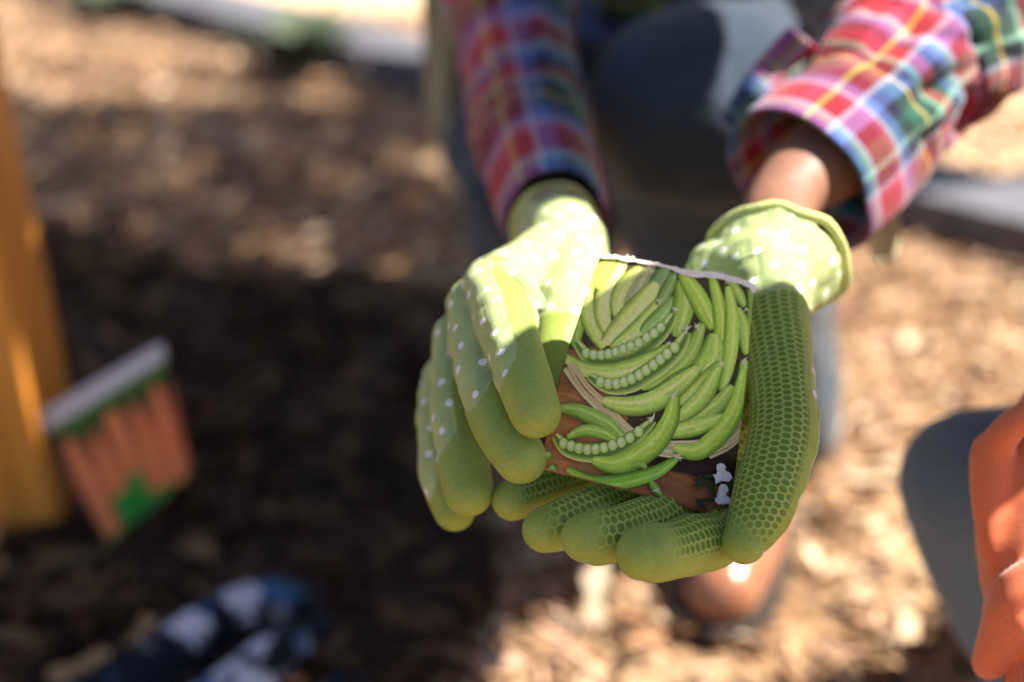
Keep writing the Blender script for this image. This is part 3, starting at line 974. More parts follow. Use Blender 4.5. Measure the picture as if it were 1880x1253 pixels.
def lr(t):
    a = catmull(outline_l, 4); b = catmull(outline_r, 4)
    f = t * (len(a) - 1); i = min(int(f), len(a) - 2); k = f - i
    return a[i] * (1 - k) + a[i + 1] * k, b[i] * (1 - k) + b[i + 1] * k
def top_y(s):   # torn upper edge
    pts = [(0, 0), (.1, -3), (.22, -1), (.4, 1), (.55, 4), (.75, -3), (.9, -2), (1, 3)]
    return np.interp(s, [p[0] for p in pts], [p[1] for p in pts])
nu, nv = 80, 80
V, K, F = [], [], []
rp = random.Random(5)
for j in range(nv + 1):
    l, r = lr(j / nv)
    for i in range(nu + 1):
        s = i / nu
        x = l[0] + (r[0] - l[0]) * s; y = l[1] + (r[1] - l[1]) * s
        sag = 10 * math.sin(math.pi * s) * (j / nv) * 0.6
        if j == 0: y += top_y(s) + 4
        V.append(on_packet(x, y + sag * 0))
        # printed background: dark hollow, wooden table below
        c = np.array(lin(52, 46, 28)[:3])
        wood = np.array(lin(124, 88, 50)[:3]); wood2 = np.array(lin(104, 66, 34)[:3]); shade = np.array(lin(34, 20, 9)[:3])
        if x < 1150 and y > 640: c = wood * (1 if y > 720 else .75)
        base_l = 862 + (x - 990) * 0.27
        if y > base_l - 70: c = wood if x < 1150 else wood2
        if x > 1150 and base_l - 120 < y <= base_l - 62: c = shade
        grain = 1 + .35 * noise.noise(Vector((x * .012, (y - .27 * x) * .22, 0))) + .3 * noise.noise(Vector((x * .03, (y - .27 * x) * .6, 4)))
        K.append(tuple(c * grain) + (1,))
w = nu + 1
for j in range(nv):
    for i in range(nu):
        a = j * w + i; F.append((a, a + w, a + w + 1, a + 1))
# back face of the envelope, two millimetres behind
o = len(V)
for j in range(nv + 1):
    l, r = lr(j / nv)
    for i in range(nu + 1):
        s = i / nu
        x = l[0] + (r[0] - l[0]) * s; y = l[1] + (r[1] - l[1]) * s
        if j == 0: y += top_y(s) + 4
        edge = min(s, 1 - s, 1 - j / nv)
        V.append(on_packet(x, y, -0.0004 - 0.0022 * min(1, edge * 6)))
        K.append(lin(214, 204, 196))
for j in range(nv):
    for i in range(nu):
        a = o + j * w + i; F.append((a, a + 1, a + w + 1, a + w))
for i in range(nu):
    F.append((i, i + 1, o + i + 1, o + i)); b = nv * w
    F.append((b + i + 1, b + i, o + b + i, o + b + i + 1))
for j in range(nv):
    F.append((j * w, o + j * w, o + (j + 1) * w, (j + 1) * w))
    a = j * w + nu; F.append((a, a + w, o + a + w, o + a))
def setcol(ob, K):
    K = [(min(.88, k[0] * 2.5), min(.88, k[1] * 2.1), min(.88, k[2] * 2.2), 1) for k in K] if ob.parent == packet else K
    at = ob.data.color_attributes.new('col', 'FLOAT_COLOR', 'POINT')
    at.data.foreach_set('color', np.array(K, np.float32).ravel())
env = mesh_obj('envelope', V, F, M['print'], packet)
setcol(env, K)

# the printed picture: flat shapes laid one over the other
PV, PF, PK = [], [], []
layer = [0.00006]
def clip_x(px, py):
    """keep print inside the paper outline"""
    t = min(1, max(0, (py - 467) / 400))
    lx = np.interp(py, [p[1] for p in outline_l], [p[0] for p in outline_l])
    rx = np.interp(py, [p[1] for p in outline_r], [p[0] for p in outline_r])
    ty = 464 + (px - 1103) * (516 - 467) / 285 + 4
    by = 858 + (px - 992) * (952 - 858) / 346 - 1
    return min(max(px, lx + 1), rx - 1), min(max(py, ty), by)
def add_poly_fan(cx, cy, pts, ccol, ecol):
    o = len(PV)
    PV.append(on_packet(*clip_x(cx, cy), layer[0])); PK.append(ccol)
    for p in pts:
        PV.append(on_packet(*clip_x(*p), layer[0])); PK.append(ecol)
    n = len(pts)
    for k in range(n): PF.append((o, o + 1 + (k + 1) % n, o + 1 + k))
    layer[0] += 0.000012
def shade(c, k): return (c[0] * k, c[1] * k, c[2] * k, 1)
def strip2d(pts, hw, prof, cols, tcol=None):
    """a band along pts; prof(t) scales the half width; cols across the width"""
    a = catmull(pts, 8)
    T = np.gradient(a, axis=0); T /= np.linalg.norm(T, axis=1)[:, None] + 1e-9
    N = np.stack([-T[:, 1], T[:, 0]], 1)
    m = len(cols); o = len(PV); L = len(a)
    for i in range(L):
        t = i / (L - 1); h = hw * prof(t)
        for k in range(m):
            q = a[i] + N[i] * h * (2 * k / (m - 1) - 1)
            PV.append(on_packet(*clip_x(q[0], q[1]), layer[0]))
            f = tcol(t, k) if tcol else 1
            PK.append(shade(cols[k], f))
    for i in range(L - 1):
        for k in range(m - 1):
            q = o + i * m + k; PF.append((q, q + 1, q + 1 + m, q + m))
    layer[0] += 0.000012
pod_prof = lambda t: max(0.05, math.sin(math.pi * min(1, max(0, t * 0.94 + 0.03))) ** 0.42)
def pod(z, pts, hw, base=(150, 172, 76), hi=(196, 208, 130), flip=False, seed=0):
    q = [z(*p) for p in pts]
    hw = hw * 1.12; edge = lin(base[0] * .46, base[1] * .52, base[2] * .38); mid = lin(*base); h = lin(*[a * .6 + b * .4 for a, b in zip(hi, base)]); low = lin(base[0] * .82, base[1] * .86, base[2] * .74)
    lo2 = lin(base[0] * .70, base[1] * .75, base[2] * .60); cols = [low, mid, mid, h, h, mid, mid, mid, low, lo2, edge]
    if flip: cols = cols[::-1]
    sd = len(PV) * .01
    strip2d(q, hw * .2287, pod_prof, cols, lambda t, k: 1 + .22 * noise.noise(Vector((t * 9, k * .9, sd))) + .08 * noise.noise(Vector((t * 30, k * 2.9, sd))))
    aa = catmull(q, 6); TT = np.gradient(aa, axis=0); TT /= np.linalg.norm(TT, axis=1)[:, None] + 1e-9
    off = hw * .2287 * (.62 if not flip else -.62)
    ln = [tuple(aa[i] + np.array([-TT[i][1], TT[i][0]]) * off * pod_prof(i / (len(aa) - 1))) for i in range(2, len(aa) - 2, 2)]
    if len(ln) > 2 and len(PV) % 3 == 0: strip2d(ln, .5, lambda t: 1, [low, lin(base[0] * .7, base[1] * .74, base[2] * .6), low])
def star(z, x, y, r, seed):
    rr = random.Random(seed); cx, cy = z(x, y); r *= .2287 * .8
    for k in range(5):
        a = rr.uniform(0, math.tau); ln = r * rr.uniform(.7, 1.3)
        dx, dy = math.cos(a), math.sin(a)
        add_poly_fan(cx + dx * ln * .4, cy + dy * ln * .4, [(cx - dy * r * .2, cy + dx * r * .2), (cx + dx * ln, cy + dy * ln), (cx + dy * r * .2, cy - dx * r * .2), (cx - dx * r * .15, cy - dy * r * .15)], lin(186, 184, 156), lin(140, 142, 96))
def pea(z, x, y, r, base=(150, 178, 78)):
    cx, cy = z(x, y); r *= .2287 * 1.12
    add_poly_fan(cx, cy, [(cx + r * math.cos(a) * .92, cy + r * math.sin(a) * 1.08) for a in np.linspace(0, math.tau, 14, endpoint=False)], lin(base[0] * .4, base[1] * .5, base[2] * .4), lin(base[0] * .3, base[1] * .4, base[2] * .3))
    pts = [(cx + r * math.cos(a) * .84, cy + r * math.sin(a)) for a in np.linspace(0, math.tau, 14, endpoint=False)]
    add_poly_fan(cx - r * .15, cy - r * .3, pts, lin(min(255, base[0] + 48), min(255, base[1] + 38), base[2] + 62), lin(base[0] * .82, base[1] * .88, base[2] * .75))
def open_pod(z, pts, hw, peas, pr, base=(120, 150, 62)):
    q = [z(*p) for p in pts]
    strip2d(q, hw * .2287, pod_prof, [lin(160, 176, 104), lin(112, 140, 62), lin(72, 100, 40), lin(64, 92, 36), lin(92, 120, 50), lin(164, 184, 104), lin(140, 164, 84), lin(84, 104, 44)][::-1])
    for (x, y) in peas: pea(z, x, y, pr)
def straw(z, pts, hw, n, seed, dx=.72, dy=-.62):
    rr = random.Random(seed)
    for k in range(n):
        off = (k / max(1, n - 1) - .5) * 2 * hw
        q = [z(x + off * dx + rr.uniform(-6, 6), y + off * dy + rr.uniform(-6, 6)) for x, y in pts]
        kk = rr.uniform(.75, 1.08)
        strip2d(q, hw / n * 1.5 * .2287, lambda t: 1, [lin(96, 78, 50), lin(176 * kk, 164 * kk, 112 * kk), lin(190 * kk, 180 * kk, 128 * kk), lin(120, 98, 66)])
# upper part, back to front
pod(z6, [(640, 110), (565, 250), (535, 400)], 78, (140, 152, 62), (156, 166, 74))
pod(z6, [(480, 260), (400, 480), (340, 700), (330, 860)], 62, (112, 142, 52), (150, 172, 84))
pod(z6, [(950, 150), (880, 260), (800, 420), (740, 600)], 85, (120, 128, 84), (150, 158, 110))
pod(z6, [(1060, 230), (1010, 360), (960, 480)], 80, (100, 128, 76), (120, 146, 92))
pod(z6, [(440, 370), (425, 560), (470, 720), (555, 880)], 58)
pod(z6, [(745, 120), (640, 320), (560, 480), (555, 640), (612, 790)], 64, (166, 180, 98), (188, 198, 124))
pod(z6, [(860, 220), (745, 330), (680, 450), (665, 570), (700, 690)], 54, (152, 168, 86), (182, 196, 118))
pod(z6, [(980, 350), (890, 480), (790, 600), (680, 720), (560, 840)], 82, (162, 178, 92), (190, 202, 124))
pod(z6, [(1020, 480), (910, 640), (790, 760), (620, 880)], 60, (150, 172, 84), (186, 200, 120))
pod(z6, [(1130, 470), (1040, 590), (940, 690), (860, 760)], 56, (112, 146, 74), (146, 172, 104))
pod(z6, [(1130, 270), (1060, 420), (990, 540)], 46, (98, 126, 66), (136, 160, 92))
pod(z6, [(1180, 330), (1200, 500), (1170, 650), (1140, 790)], 82, (122, 150, 60), (162, 184, 98))
pod(z6, [(1180, 270), (1290, 430), (1370, 580), (1440, 720)], 74, (126, 158, 56), (164, 188, 90))
pod(z6, [(1420, 260), (1480, 500), (1500, 700), (1490, 850), (1470, 990)], 54, (130, 162, 58), (166, 188, 92))
pod(z6, [(1560, 290), (1640, 420), (1695, 530)], 42, (118, 146, 62), (150, 176, 90))
pod(z6, [(1740, 380), (1760, 520), (1720, 700)], 36, (104, 130, 56), (130, 156, 76))
pod(z6, [(1640, 540), (1690, 720), (1705, 920)], 50, (124, 154, 62), (158, 182, 92))
pod(z6, [(1560, 370), (1592, 600), (1585, 800), (1560, 1000), (1505, 1220)], 58, (134, 166, 66), (170, 194, 104))
pod(z6, [(1450, 760), (1420, 930), (1320, 1080), (1220, 1190)], 98, (128, 158, 66), (166, 190, 100))
pod(z6, [(1350, 680), (1280, 850), (1180, 990), (1050, 1110), (860, 1200)], 62, (112, 142, 56), (150, 174, 90))
pod(z6, [(1330, 1040), (1180, 1130), (1040, 1230), (900, 1290)], 70, (142, 170, 76), (182, 200, 116))
pod(z6, [(1500, 990), (1410, 1100), (1260, 1230), (1140, 1330)], 60, (138, 168, 68), (176, 198, 106))
pod(z6, [(1690, 960), (1685, 1090), (1640, 1230), (1570, 1330)], 50, (136, 164, 72), (172, 194, 108))
open_pod(z6, [(335, 820), (440, 945), (600, 975), (760, 945), (900, 865), (1030, 750), (1120, 610)], 72,
         [(420, 915), (480, 932), (540, 935), (597, 928), (655, 912), (714, 892), (773, 868), (838, 840), (900, 802), (960, 765), (1015, 717)], 38)
pod(z6, [(235, 930), (400, 1040), (600, 1070), (800, 1030), (980, 945), (1100, 860)], 66, (142, 168, 78), (180, 198, 118), True)
open_pod(z6, [(440, 1100), (600, 1185), (760, 1170), (900, 1090), (1050, 985), (1160, 870), (1230, 750)], 78,
         [(535, 1150), (598, 1166), (660, 1168), (722, 1152), (780, 1130), (840, 1100), (897, 1062), (955, 1020), (1010, 975), (1065, 930), (1125, 880)], 41)
# lower part
straw(z7, [(280, -40), (400, 150), (560, 310), (720, 470), (900, 620)], 48, 7, 1)
straw(z7, [(960, 620), (1180, 640), (1400, 600), (1680, 420)], 60, 8, 2, .2, .95)
straw(z7, [(1400, 660), (1560, 580), (1690, 470)], 40, 5, 3, .3, .9)
pod(z7, [(200, 300), (350, 330), (480, 385), (600, 450), (720, 560)], 60, (104, 140, 56), (146, 174, 92))
pod(z7, [(270, 540), (400, 490), (550, 515), (680, 590)], 46, (112, 146, 58), (150, 178, 92))
pod(z7, [(1320, -10), (1150, 140), (950, 265), (750, 300), (550, 255)], 78, (136, 164, 74), (180, 198, 112), True)
pod(z7, [(1600, 130), (1480, 280), (1330, 375), (1120, 430)], 66, (118, 148, 60), (156, 182, 92), True)
pod(z7, [(1490, -20), (1390, 180), (1270, 310), (1130, 410)], 64, (132, 162, 66), (172, 194, 104), True)
pod(z7, [(1540, 370), (1350, 450), (1200, 490), (1040, 520)], 58, (134, 164, 68), (172, 194, 104), True)
pod(z7, [(1690, 0), (1645, 250), (1545, 450), (1400, 600), (1280, 660), (1120, 630)], 72, (130, 162, 56), (168, 192, 92), True)
open_pod(z7, [(170, 520), (270, 625), (430, 665), (600, 655), (770, 575), (960, 410)], 76,
         [(240, 585), (300, 607), (362, 627), (430, 640), (495, 637), (562, 627), (630, 607), (700, 585), (768, 550), (838, 502)], 40)
pod(z7, [(1130, 210), (1085, 420), (965, 600), (800, 720), (640, 765), (470, 730)], 80, (122, 154, 54), (160, 186, 90), True)
pod(z7, [(270, 790), (450, 890), (640, 905), (850, 865), (1000, 810), (1150, 710)], 56, (100, 140, 44), (140, 172, 76), True)
pod(z7, [(780, 780), (850, 760), (900, 790)], 30, (96, 130, 46), (120, 154, 66))
pod(z7, [(930, 890), (970, 950), (1020, 1010)], 30, (88, 122, 44), (120, 150, 70))
pea(z7, 115, 680, 36, (86, 124, 44)); pea(z7, 150, 797, 42, (86, 124, 44))
for i, (x, y, r) in enumerate([(1220, 735, 62), (1310, 715, 60), (1120, 575, 52), (1000, 510, 50), (1495, 985, 56), (1685, 975, 52), (930, 260, 48), (1550, 340, 46), (1710, 560, 44), (1080, 850, 36)]):
    star(z6, x, y, r, 20 + i)
for i, (x, y, r) in enumerate([(1115, 215, 66), (950, 395, 66), (1150, 690, 60), (975, 970, 52)]):
    star(z7, x, y, r, 60 + i)
# flowers with dark leaves
rr = random.Random(8)
for k in range(26):
    x, y = rr.gauss(1480, 110), rr.gauss(930, 90); a = rr.uniform(0, math.tau); ln = rr.uniform(40, 100)
    cx, cy = z7(x, y); dx, dy = math.cos(a) * ln * .2287, math.sin(a) * ln * .2287
    add_poly_fan(cx, cy, [(cx - dx, cy - dy), (cx - dy * .25, cy + dx * .25), (cx + dx, cy + dy), (cx + dy * .25, cy - dx * .25)], lin(32, 48, 20), lin(18, 30, 12))
for (fx, fy, sc) in ((1505, 820, 1.0), (1515, 1000, 1.0)):
    for (dx, dy, w_, h_) in ((-25, 45, 45, 40), (35, 40, 45, 45), (0, -40, 45, 50), (5, 10, 40, 60)):
        cx, cy = z7(fx + dx * sc, fy + dy * sc)
        pts = []
        for k in range(7):
            a = math.tau * k / 7 + dx; q = rr.uniform(.6, 1.3)
            pts.append((cx + w_ * .2287 * q * math.cos(a), cy + h_ * .2287 * q * math.sin(a)))
        add_poly_fan(cx, cy, pts, lin(200, 196, 196), lin(160, 156, 158))
    cx, cy = z7(fx + 8, fy + 8)
    add_poly_fan(cx, cy, [(cx - 3, cy - 5), (cx + 3, cy - 5), (cx + 1, cy + 7)], lin(150, 160, 90), lin(190, 190, 150))
pr = mesh_obj('printed_picture', PV, PF, M['print'], packet)
setcol(pr, PK)
# torn white fibres along the top edge
TV, TF = [], []
rt = random.Random(3); K2 = 150
for k in range(K2 + 1):
    s = k / K2
    x = 1103 + 285 * s; y = 467 + 49 * s + top_y(s)
    y -= 6 * math.sin(math.pi * s) * 0.3
    up = 2.0 + 3.5 * abs(noise.noise(Vector((s * 26, 1, 0)))) + (6 if .16 < s < .22 else 0) * rt.random() + rt.uniform(0, 1.6)
    dn = 6.0 + 5 * abs(noise.noise(Vector((s * 9, 4, 0)))) + rt.uniform(0, 1.2) + (5 * sstep(np.array(s), .4, .6).item())
    if s > .97: dn += 6
    TV += [on_packet(x, y - up + 4, 0.0010 + rt.uniform(-.0002, .0003)), on_packet(x, y + dn, 0.00115), on_packet(x, y - up + 5, -0.0012)]
for k in range(K2):
    a = k * 3
    TF += [(a, a + 1, a + 4, a + 3), (a + 2, a, a + 3, a + 5)]
mesh_obj('torn_edge', TV, TF, M['paper'], packet, smooth=False)

# ------------------------------------------------------------------ carrot packet by the post
cb = G(215, 985)
CD = (cb - ORG).dot(FW) - 0.05
def cp(px, py, dd=0.0): return P(px, py, CD - (1000 - py) * 0.00002 + dd)
carrot = empty('seed_packet', cb, 'tilted packet printed with orange carrots and a white top band, leaning by the post', 'seed packet')
cTL, cTR, cBR, cBL = (66, 768), (296, 634), (352, 868), (196, 1004)
def cq(s, t):
    x = (cTL[0] * (1 - s) + cTR[0] * s) * (1 - t) + (cBL[0] * (1 - s) + cBR[0] * s) * t
    y = (cTL[1] * (1 - s) + cTR[1] * s) * (1 - t) + (cBL[1] * (1 - s) + cBR[1] * s) * t
    return x, y
def cgrid(s0, s1, t0, t1, colf, lift, name, nu=16, nv=24, mat=None):
    V, F, K = [], [], []
    for j in range(nv + 1):
        for i in range(nu + 1):
            s = s0 + (s1 - s0) * i / nu; t = t0 + (t1 - t0) * j / nv
            bul = 0.008 * math.sin(math.pi * min(1, max(0, s))) * math.sin(math.pi * min(1, max(0, t)))
            V.append(cp(*cq(s, t), -lift - bul)); K.append(colf(s, t))
    for j in range(nv):
        for i in range(nu):
            a = j * (nu + 1) + i; F.append((a, a + nu + 1, a + nu + 2, a + 1))
    o = mesh_obj(name, V, F, mat or M['print'], carrot); setcol(o, K)
    sol = o.modifiers.new('t', 'SOLIDIFY'); sol.thickness = 0.0012; sol.offset = -1 if lift > 0 else 1
    return o
def ccol(s, t):
    if t < .24: return lin(70, 104, 46) if s > .1 else lin(36, 54, 36)
    if s < .04: return lin(60, 64, 56)
    k = (s - .04) / .96 * 5.2
    ph = .12 * math.sin(int(k) * 2.3)
    f = abs(k % 1 - .5) * 2
    wid = min(1, max(0, (t - .20 - ph) * 3.2)) ** .5          # carrots taper to points at the top of the upturned packet
    low = (.74 if s < .55 else .93) + .05 * math.sin(int(k) * 1.7 + 1)
    if s < .2: low = .97
    if t > low: return lin(56, 156, 62) if f < .75 else lin(36, 90, 36)
    if f > wid: return lin(60, 66, 34)
    g = f / max(.05, wid)
    c = np.array(lin(255, 146, 92)) * (1 - g * g) + np.array(lin(196, 80, 40)) * g * g
    return tuple(c)
cgrid(0, 1, .13, 1, ccol, 0.0, 'envelope', 42, 42)
cgrid(-.01, 1.01, -.02, .15, lambda s, t: lin(222, 216, 222) if t < .12 else lin(120, 136, 70), 0.0025, 'folded_top', 16, 6)

# ------------------------------------------------------------------ navy floral glove on the soil
def mat_floral():
    t = NT('navy cotton with pale flowers')
    o = t.obj()
    v = t.n('TexVoronoi'); t.l(o, v.inputs['Vector']); v.inputs['Scale'].default_value = 24
    nz = t.noise(o, 120, 3)
    d = t.math('ADD', v.outputs['Distance'], t.math('MULTIPLY', t.math('SUBTRACT', t.noise(o, 75, 4, 0.7), 0.5), 1.1))
    f = t.math('SUBTRACT', 1.0, t.smooth(d, 0.28, 0.42))
    c = t.mix(f, lin(14, 18, 32), lin(204, 200, 214))
    c = t.mix(t.math('MULTIPLY', t.smooth(t.noise(o, 20), 0.60, 0.68), t.math('SUBTRACT', 1.0, f)), c, lin(60, 104, 146))
    return t.done(c, 0.8, t.bump(nz, 0.3, 0.001), 0.3)
M['floral'] = mat_floral()
def gp(px, py, z, r):
    return tuple(G(px, py, z)) + (r,)
fg = remeshed([
    seg_geo([gp(120, 1330, .022, .024), gp(300, 1198, .035, .020), gp(420, 1128, .042, .019), gp(500, 1100, .036, .018), gp(570, 1102, .018, .014)]),
    seg_geo([gp(330, 1350, .022, .024), gp(450, 1250, .035, .020), gp(530, 1185, .034, .018), gp(590, 1160, .018, .014)]),
    seg_geo([gp(560, 1360, .015, .018), gp(610, 1290, .02, .015), gp(645, 1250, .014, .012)]),
    seg_geo([gp(160, 1400, .02, .03), gp(330, 1390, .02, .03), gp(560, 1390, .02, .025)]),
    seg_geo([gp(260, 1290, .015, .020), gp(400, 1200, .015, .018)]),
], 0.003, 5)
fgo = put_mesh('gardening_glove', fg, M['floral'])
tag(fgo, 'navy gardening glove with pale flowers lying on the dark soil', 'glove')

# a few large chips one can pick out
def big_chip(px, py, L, Wd, yaw, tilt, col, label, z=.02):
    c = G(px, py, z)
    v = []
    for u in np.linspace(-.5, .5, 6):
        for (sy, sz) in ((-1, 0), (1, 0), (1, 1), (-1, 1)):
            wd = Wd * (.35 + .15 * math.sin(u * 9 + L * 100))
            v.append(Vector((u * L, sy * wd, sz * .005 + .01 * L * math.cos(u * 5))))
    m = Matrix.Translation(c) @ Matrix.Rotation(yaw, 4, 'Z') @ Matrix.Rotation(tilt, 4, 'Y')
    v = [m @ q for q in v]
    f = []
    for r in range(5):
        a = r * 4
        for k in range(4): f.append((a + k, a + (k + 1) % 4, a + 4 + (k + 1) % 4, a + 4 + k))
    f += [(0, 3, 2, 1), (20, 21, 22, 23)]
    o = mesh_obj('wood_chip', v, f, M['chip'], smooth=False)
    setcol(o, [col] * len(v))
    tag(o, label, 'wood chip', 'large wood chips')
big_chip(1092, 1080, .060, .024, 1.5, -.9, lin(214, 192, 160), 'upright pale wood chip just below the gloved fingertips', .035)
big_chip(150, 1232, .05, .026, .5, -.1, lin(176, 142, 100), 'curled tan chip at the bottom left corner')
big_chip(262, 1172, .035, .02, 1.2, -.4, lin(180, 146, 104), 'small tan chip touching the navy glove')
big_chip(190, 1105, .10, .026, .1, 0, lin(96, 76, 58), 'long dark bark strip below the carrot packet')
big_chip(60, 1045, .13, .018, .35, 0, lin(110, 92, 68), 'thin dry stalk on the soil in front of the post')

# ------------------------------------------------------------------ person in orange at the right edge
P2 = P(2050, 1000, .85); P2.z = 0
person2 = empty('person', P2, 'person in orange hoodie and dark jeans crouching at the right edge', 'person')
sh2 = Vector((0.41, .665, .60)); el2 = P(2060, 620, .72); wr2 = P(1945, 1230, .655)
hip2 = P(2500, 960, .95); kn2 = P(1812, 892, .83); an2 = P(2000, 1330, .98)
hd2 = Vector((0.357, .532, .83))
kn3 = Vector((.66, 1.02, .33)); an3 = Vector((.76, 1.08, .10)); el3 = Vector((.72, .92, .47)); hn3 = Vector((.64, .96, .42))
body2 = put_mesh('body', remeshed([
    seg_geo([v4(hip2, .11), v4((hip2 + sh2) / 2, .10), v4(sh2 + Vector((.06, 0, 0)), .09)]),
    seg_geo([v4(sh2 + Vector((.04, .01, .03)), .06), v4(hd2 + Vector((.03, .03, -.06)), .045)]),
    seg_geo([v4(hd2 + Vector((0, 0, .04)), .085), v4(hd2 + Vector((-.02, 0, -.05)), .06)], ref=(1, 0, 0)),
    seg_geo([v4(sh2, .045), v4(el2, .038), v4(wr2, .025), v4(P(1945, 1320, .64), .026), v4(P(1935, 1400, .63), .02)]),
    seg_geo([v4(hip2, .09), v4((hip2 + kn2) / 2, .035), v4(kn2, .028), v4((kn2 + an2) / 2, .03), v4(an2, .03)]),
    seg_geo([v4(hip2 + Vector((.08, .12, 0)), .09), v4(kn3, .035), v4(an3, .03)]),
    seg_geo([v4(sh2 + Vector((.16, .16, .0)), .045), v4(el3, .034), v4(hn3, .026)]),
    seg_geo([v4(hd2 + Vector((-.082, .0, .01)), .010), v4(hd2 + Vector((-.094, .0, -.02)), .012)], ref=(1, 0, 0)),
], 0.006, 6), M['skin'], person2)
for s_ in (-1, 1): ball('eye', hd2 + Vector((-.074, s_ * .032, .018)), .010, M['eye'], body2)
ball('mouth', hd2 + Vector((-.074, 0, -.055)), .012, M['lip'], body2, (.6, 1.5, .45))
hm = remeshed([
    seg_geo([v4(hip2, .125), v4((hip2 + sh2) / 2, .12), v4(sh2 + Vector((.06, 0, -.01)), .105)], seg=24),
    seg_geo([v4(sh2, .062), wp(2150, 480, .73, .044), wp(2060, 690, .69, .036), wp(1938, 865, .672, .0305), wp(1916, 1000, .660, .0300), wp(1925, 1100, .655, .0290), wp(1935, 1165, .650, .0262)], seg=28),
    seg_geo([v4(sh2 + Vector((.04, .04, .0)), .08), v4(sh2 + Vector((.16, .16, .0)), .062), v4(el3, .046), v4(el3 * .4 + hn3 * .6, .038)], seg=20),
    # slack fold of the sleeve
    seg_geo([wp(1822, 838, .655, .0075), wp(1845, 795, .648, .0075), wp(1885, 760, .645, .0075), wp(1940, 735, .645, .0075)]),
    seg_geo([wp(1822, 830, .655, .009), wp(1818, 920, .652, .008), wp(1822, 1010, .650, .007)]),
    seg_geo([wp(1822, 1120, .650, .006), wp(1850, 1075, .634, .006), wp(1910, 1040, .628, .006)]),
    seg_geo([wp(1826, 1185, .648, .009), wp(1846, 1120, .634, .008), wp(1880, 1085, .629, .007), wp(1930, 1070, .628, .006)]),
    seg_geo([wp(1815, 1215, .650, .008), wp(1835, 1170, .640, .008), wp(1870, 1135, .632, .007)]),
], 0.0025, 5)
co, no = me_arrays(hm)
d = vnoise(co * np.array([30, 30, 18]))
hm.vertices.foreach_set('co', (co + no * (d * 0.0025)[:, None]).ravel())
hoodie = put_mesh('hoodie', hm, M['orange'], person2)
# ribbed cuff
cv, cf = [], []
cpath = catmull([wp(1938, 1165, .650, .0235), wp(1945, 1250, .642, .0225), wp(1948, 1340, .635, .0215)], 8)
T, S, N = frames(cpath[:, :3], tuple(BK))
KS = 160
for i in range(len(cpath)):
    for k in range(KS):
        th = math.tau * k / KS
        r = cpath[i, 3] * (1 + .022 * math.sin(th * 40))
        cv.append(cpath[i, :3] + S[i] * r * math.sin(th) + N[i] * r * math.cos(th))
for i in range(len(cpath) - 1):
    for k in range(KS):
        cf.append((i * KS + k, i * KS + (k + 1) % KS, (i + 1) * KS + (k + 1) % KS, (i + 1) * KS + k))
mesh_obj('cuff', cv, cf, M['orange'], hoodie)
jm2 = remeshed([seg_geo([v4(hip2, .118), v4((hip2 + kn2) / 2, .072), v4(kn2, .0500)], seg=28),
                seg_geo([v4(kn2, .0500), v4(kn2 * .6 + an2 * .4, .050), v4(an2, .048)], seg=28),
                seg_geo([v4(hip2 + Vector((.06, .10, 0)), .115), v4((hip2 + kn3) / 2, .075), v4(kn3, .055)], seg=24),
                seg_geo([v4(kn3, .055), v4(an3, .048)], seg=24)], 0.004, 8)
co, no = me_arrays(jm2)
d = vnoise(co * 18)
jm2.vertices.foreach_set('co', (co + no * (d * 0.005)[:, None]).ravel())
put_mesh('jeans', jm2, M['denim_dark'], person2)
boot(Vector((an2.x, an2.y, .1)), Vector((an2.x - .3, an2.y - .1, 0)), person2)
boot(an3, an3 + Vector((-.3, -.05, 0)), person2)
put_mesh('hair', remeshed([seg_geo([v4(hd2 + Vector((.03, 0, .06)), .09), v4(hd2 + Vector((.05, .01, -.02)), .075)], ref=(1, 0, 0))], 0.006, 4), M['hair'], person2)

# cuff flap hanging open on the sleeve
rows = []
for i in range(14):
    t = i / 13
    cx = 1478 - 128 * t - 14 * math.sin(t * 3); cy = 70 + 178 * t
    rows.append([P(cx + (k / 6 - .5) * 58, cy + (k / 6 - .5) * 42, .800 + .018 * t - .0035 * math.cos(k * .9) + .004 * math.sin(t * 8)) for k in range(7)])
fl = sheet('cuff_flap', rows, M['plaid'], person, .0016)
ul = fl.data.uv_layers.new(name='UVMap')
for lp in fl.data.loops:
    r_, k_ = divmod(lp.vertex_index, 7)
    ul.data[lp.index].uv = (r_ / 13 * .9 + .05, k_ * .03)

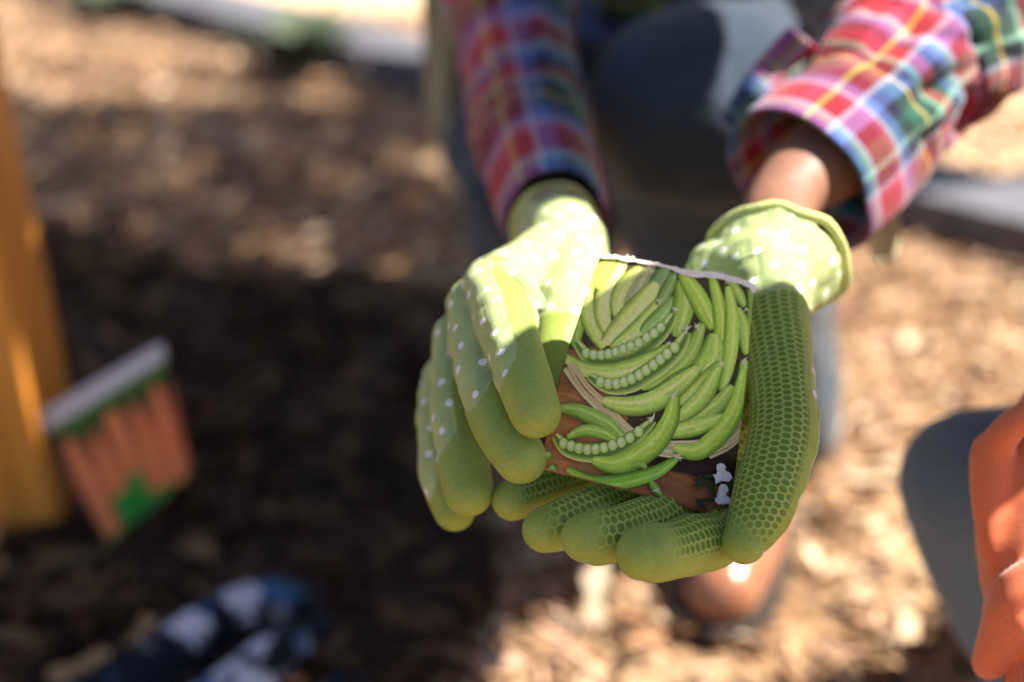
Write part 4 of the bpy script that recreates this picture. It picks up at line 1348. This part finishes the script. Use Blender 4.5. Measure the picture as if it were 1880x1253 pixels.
# ------------------------------------------------------------------ added tree outside the picture, leaves set along sun rays to shade the bed
def along_sun(g, z): return g + SUN * (z / SUN.z)
tree = empty('tree', (2.5, 2.5, 0), 'unseen broadleaf tree added to cast shade over the soil', 'tree')
tv = seg_geo([v4(Vector((2.5, 2.5, -.1)), .11), v4(Vector((2.45, 2.4, 1.2)), .085), v4(Vector((2.2, 2.1, 2.1)), .06), v4(Vector((1.6, 1.8, 2.8)), .03)], seg=14)
tl = [seg_geo([v4(Vector((2.45, 2.4, 1.2)), .06), v4(Vector((2.7, 2.8, 2.2)), .04), v4(Vector((2.6, 3.4, 3.0)), .02)], seg=10),
      seg_geo([v4(Vector((2.2, 2.1, 2.1)), .045), v4(Vector((1.8, 2.6, 2.8)), .03), v4(Vector((1.2, 2.8, 3.1)), .015)], seg=10)]
TVv, TFf = merge([tv] + tl)
mesh_obj('trunk', TVv, TFf, M['bark'], tree)
rl = random.Random(21)
LV, LF = [], []
def leaf(c, L):
    d = Vector((rl.gauss(0, 1), rl.gauss(0, 1), rl.gauss(0, .5))).normalized()
    n = Vector((rl.gauss(0, .5), rl.gauss(0, .5), 1)).normalized(); s_ = d.cross(n).normalized() * L * .32
    o = len(LV)
    LV.extend([c - d * L * .5, c + s_, c + d * L * .5, c - s_]); LF.append((o, o + 1, o + 2, o + 3))
made = 0
while made < 9500:
    gx_, gy_ = rl.uniform(-1.6, .05), rl.uniform(.75, 2.35)
    dens = 1.0 if gy_ < 1.55 + .25 * noise.noise(Vector((gx_ * 3, 0, 0))) else .34
    edge = -.02 - .0 * gy_ + .05 * noise.noise(Vector((gy_ * 5, 3, 0)))
    if gx_ > edge + (gy_ - 1.0) * .3: continue
    if noise.noise(Vector((gx_ * 4.5, gy_ * 4.5, 2))) > (.45 if dens == 1.0 else .6): continue
    if rl.random() > dens or (gx_ > -.30 and gy_ < 1.02): continue
    made += 1
    leaf(along_sun(Vector((gx_, gy_, 0)), rl.uniform(2.3, 3.3)), rl.uniform(.05, .09))
mesh_obj('shade_crown', LV, LF, M['leaf'], tree, smooth=False)
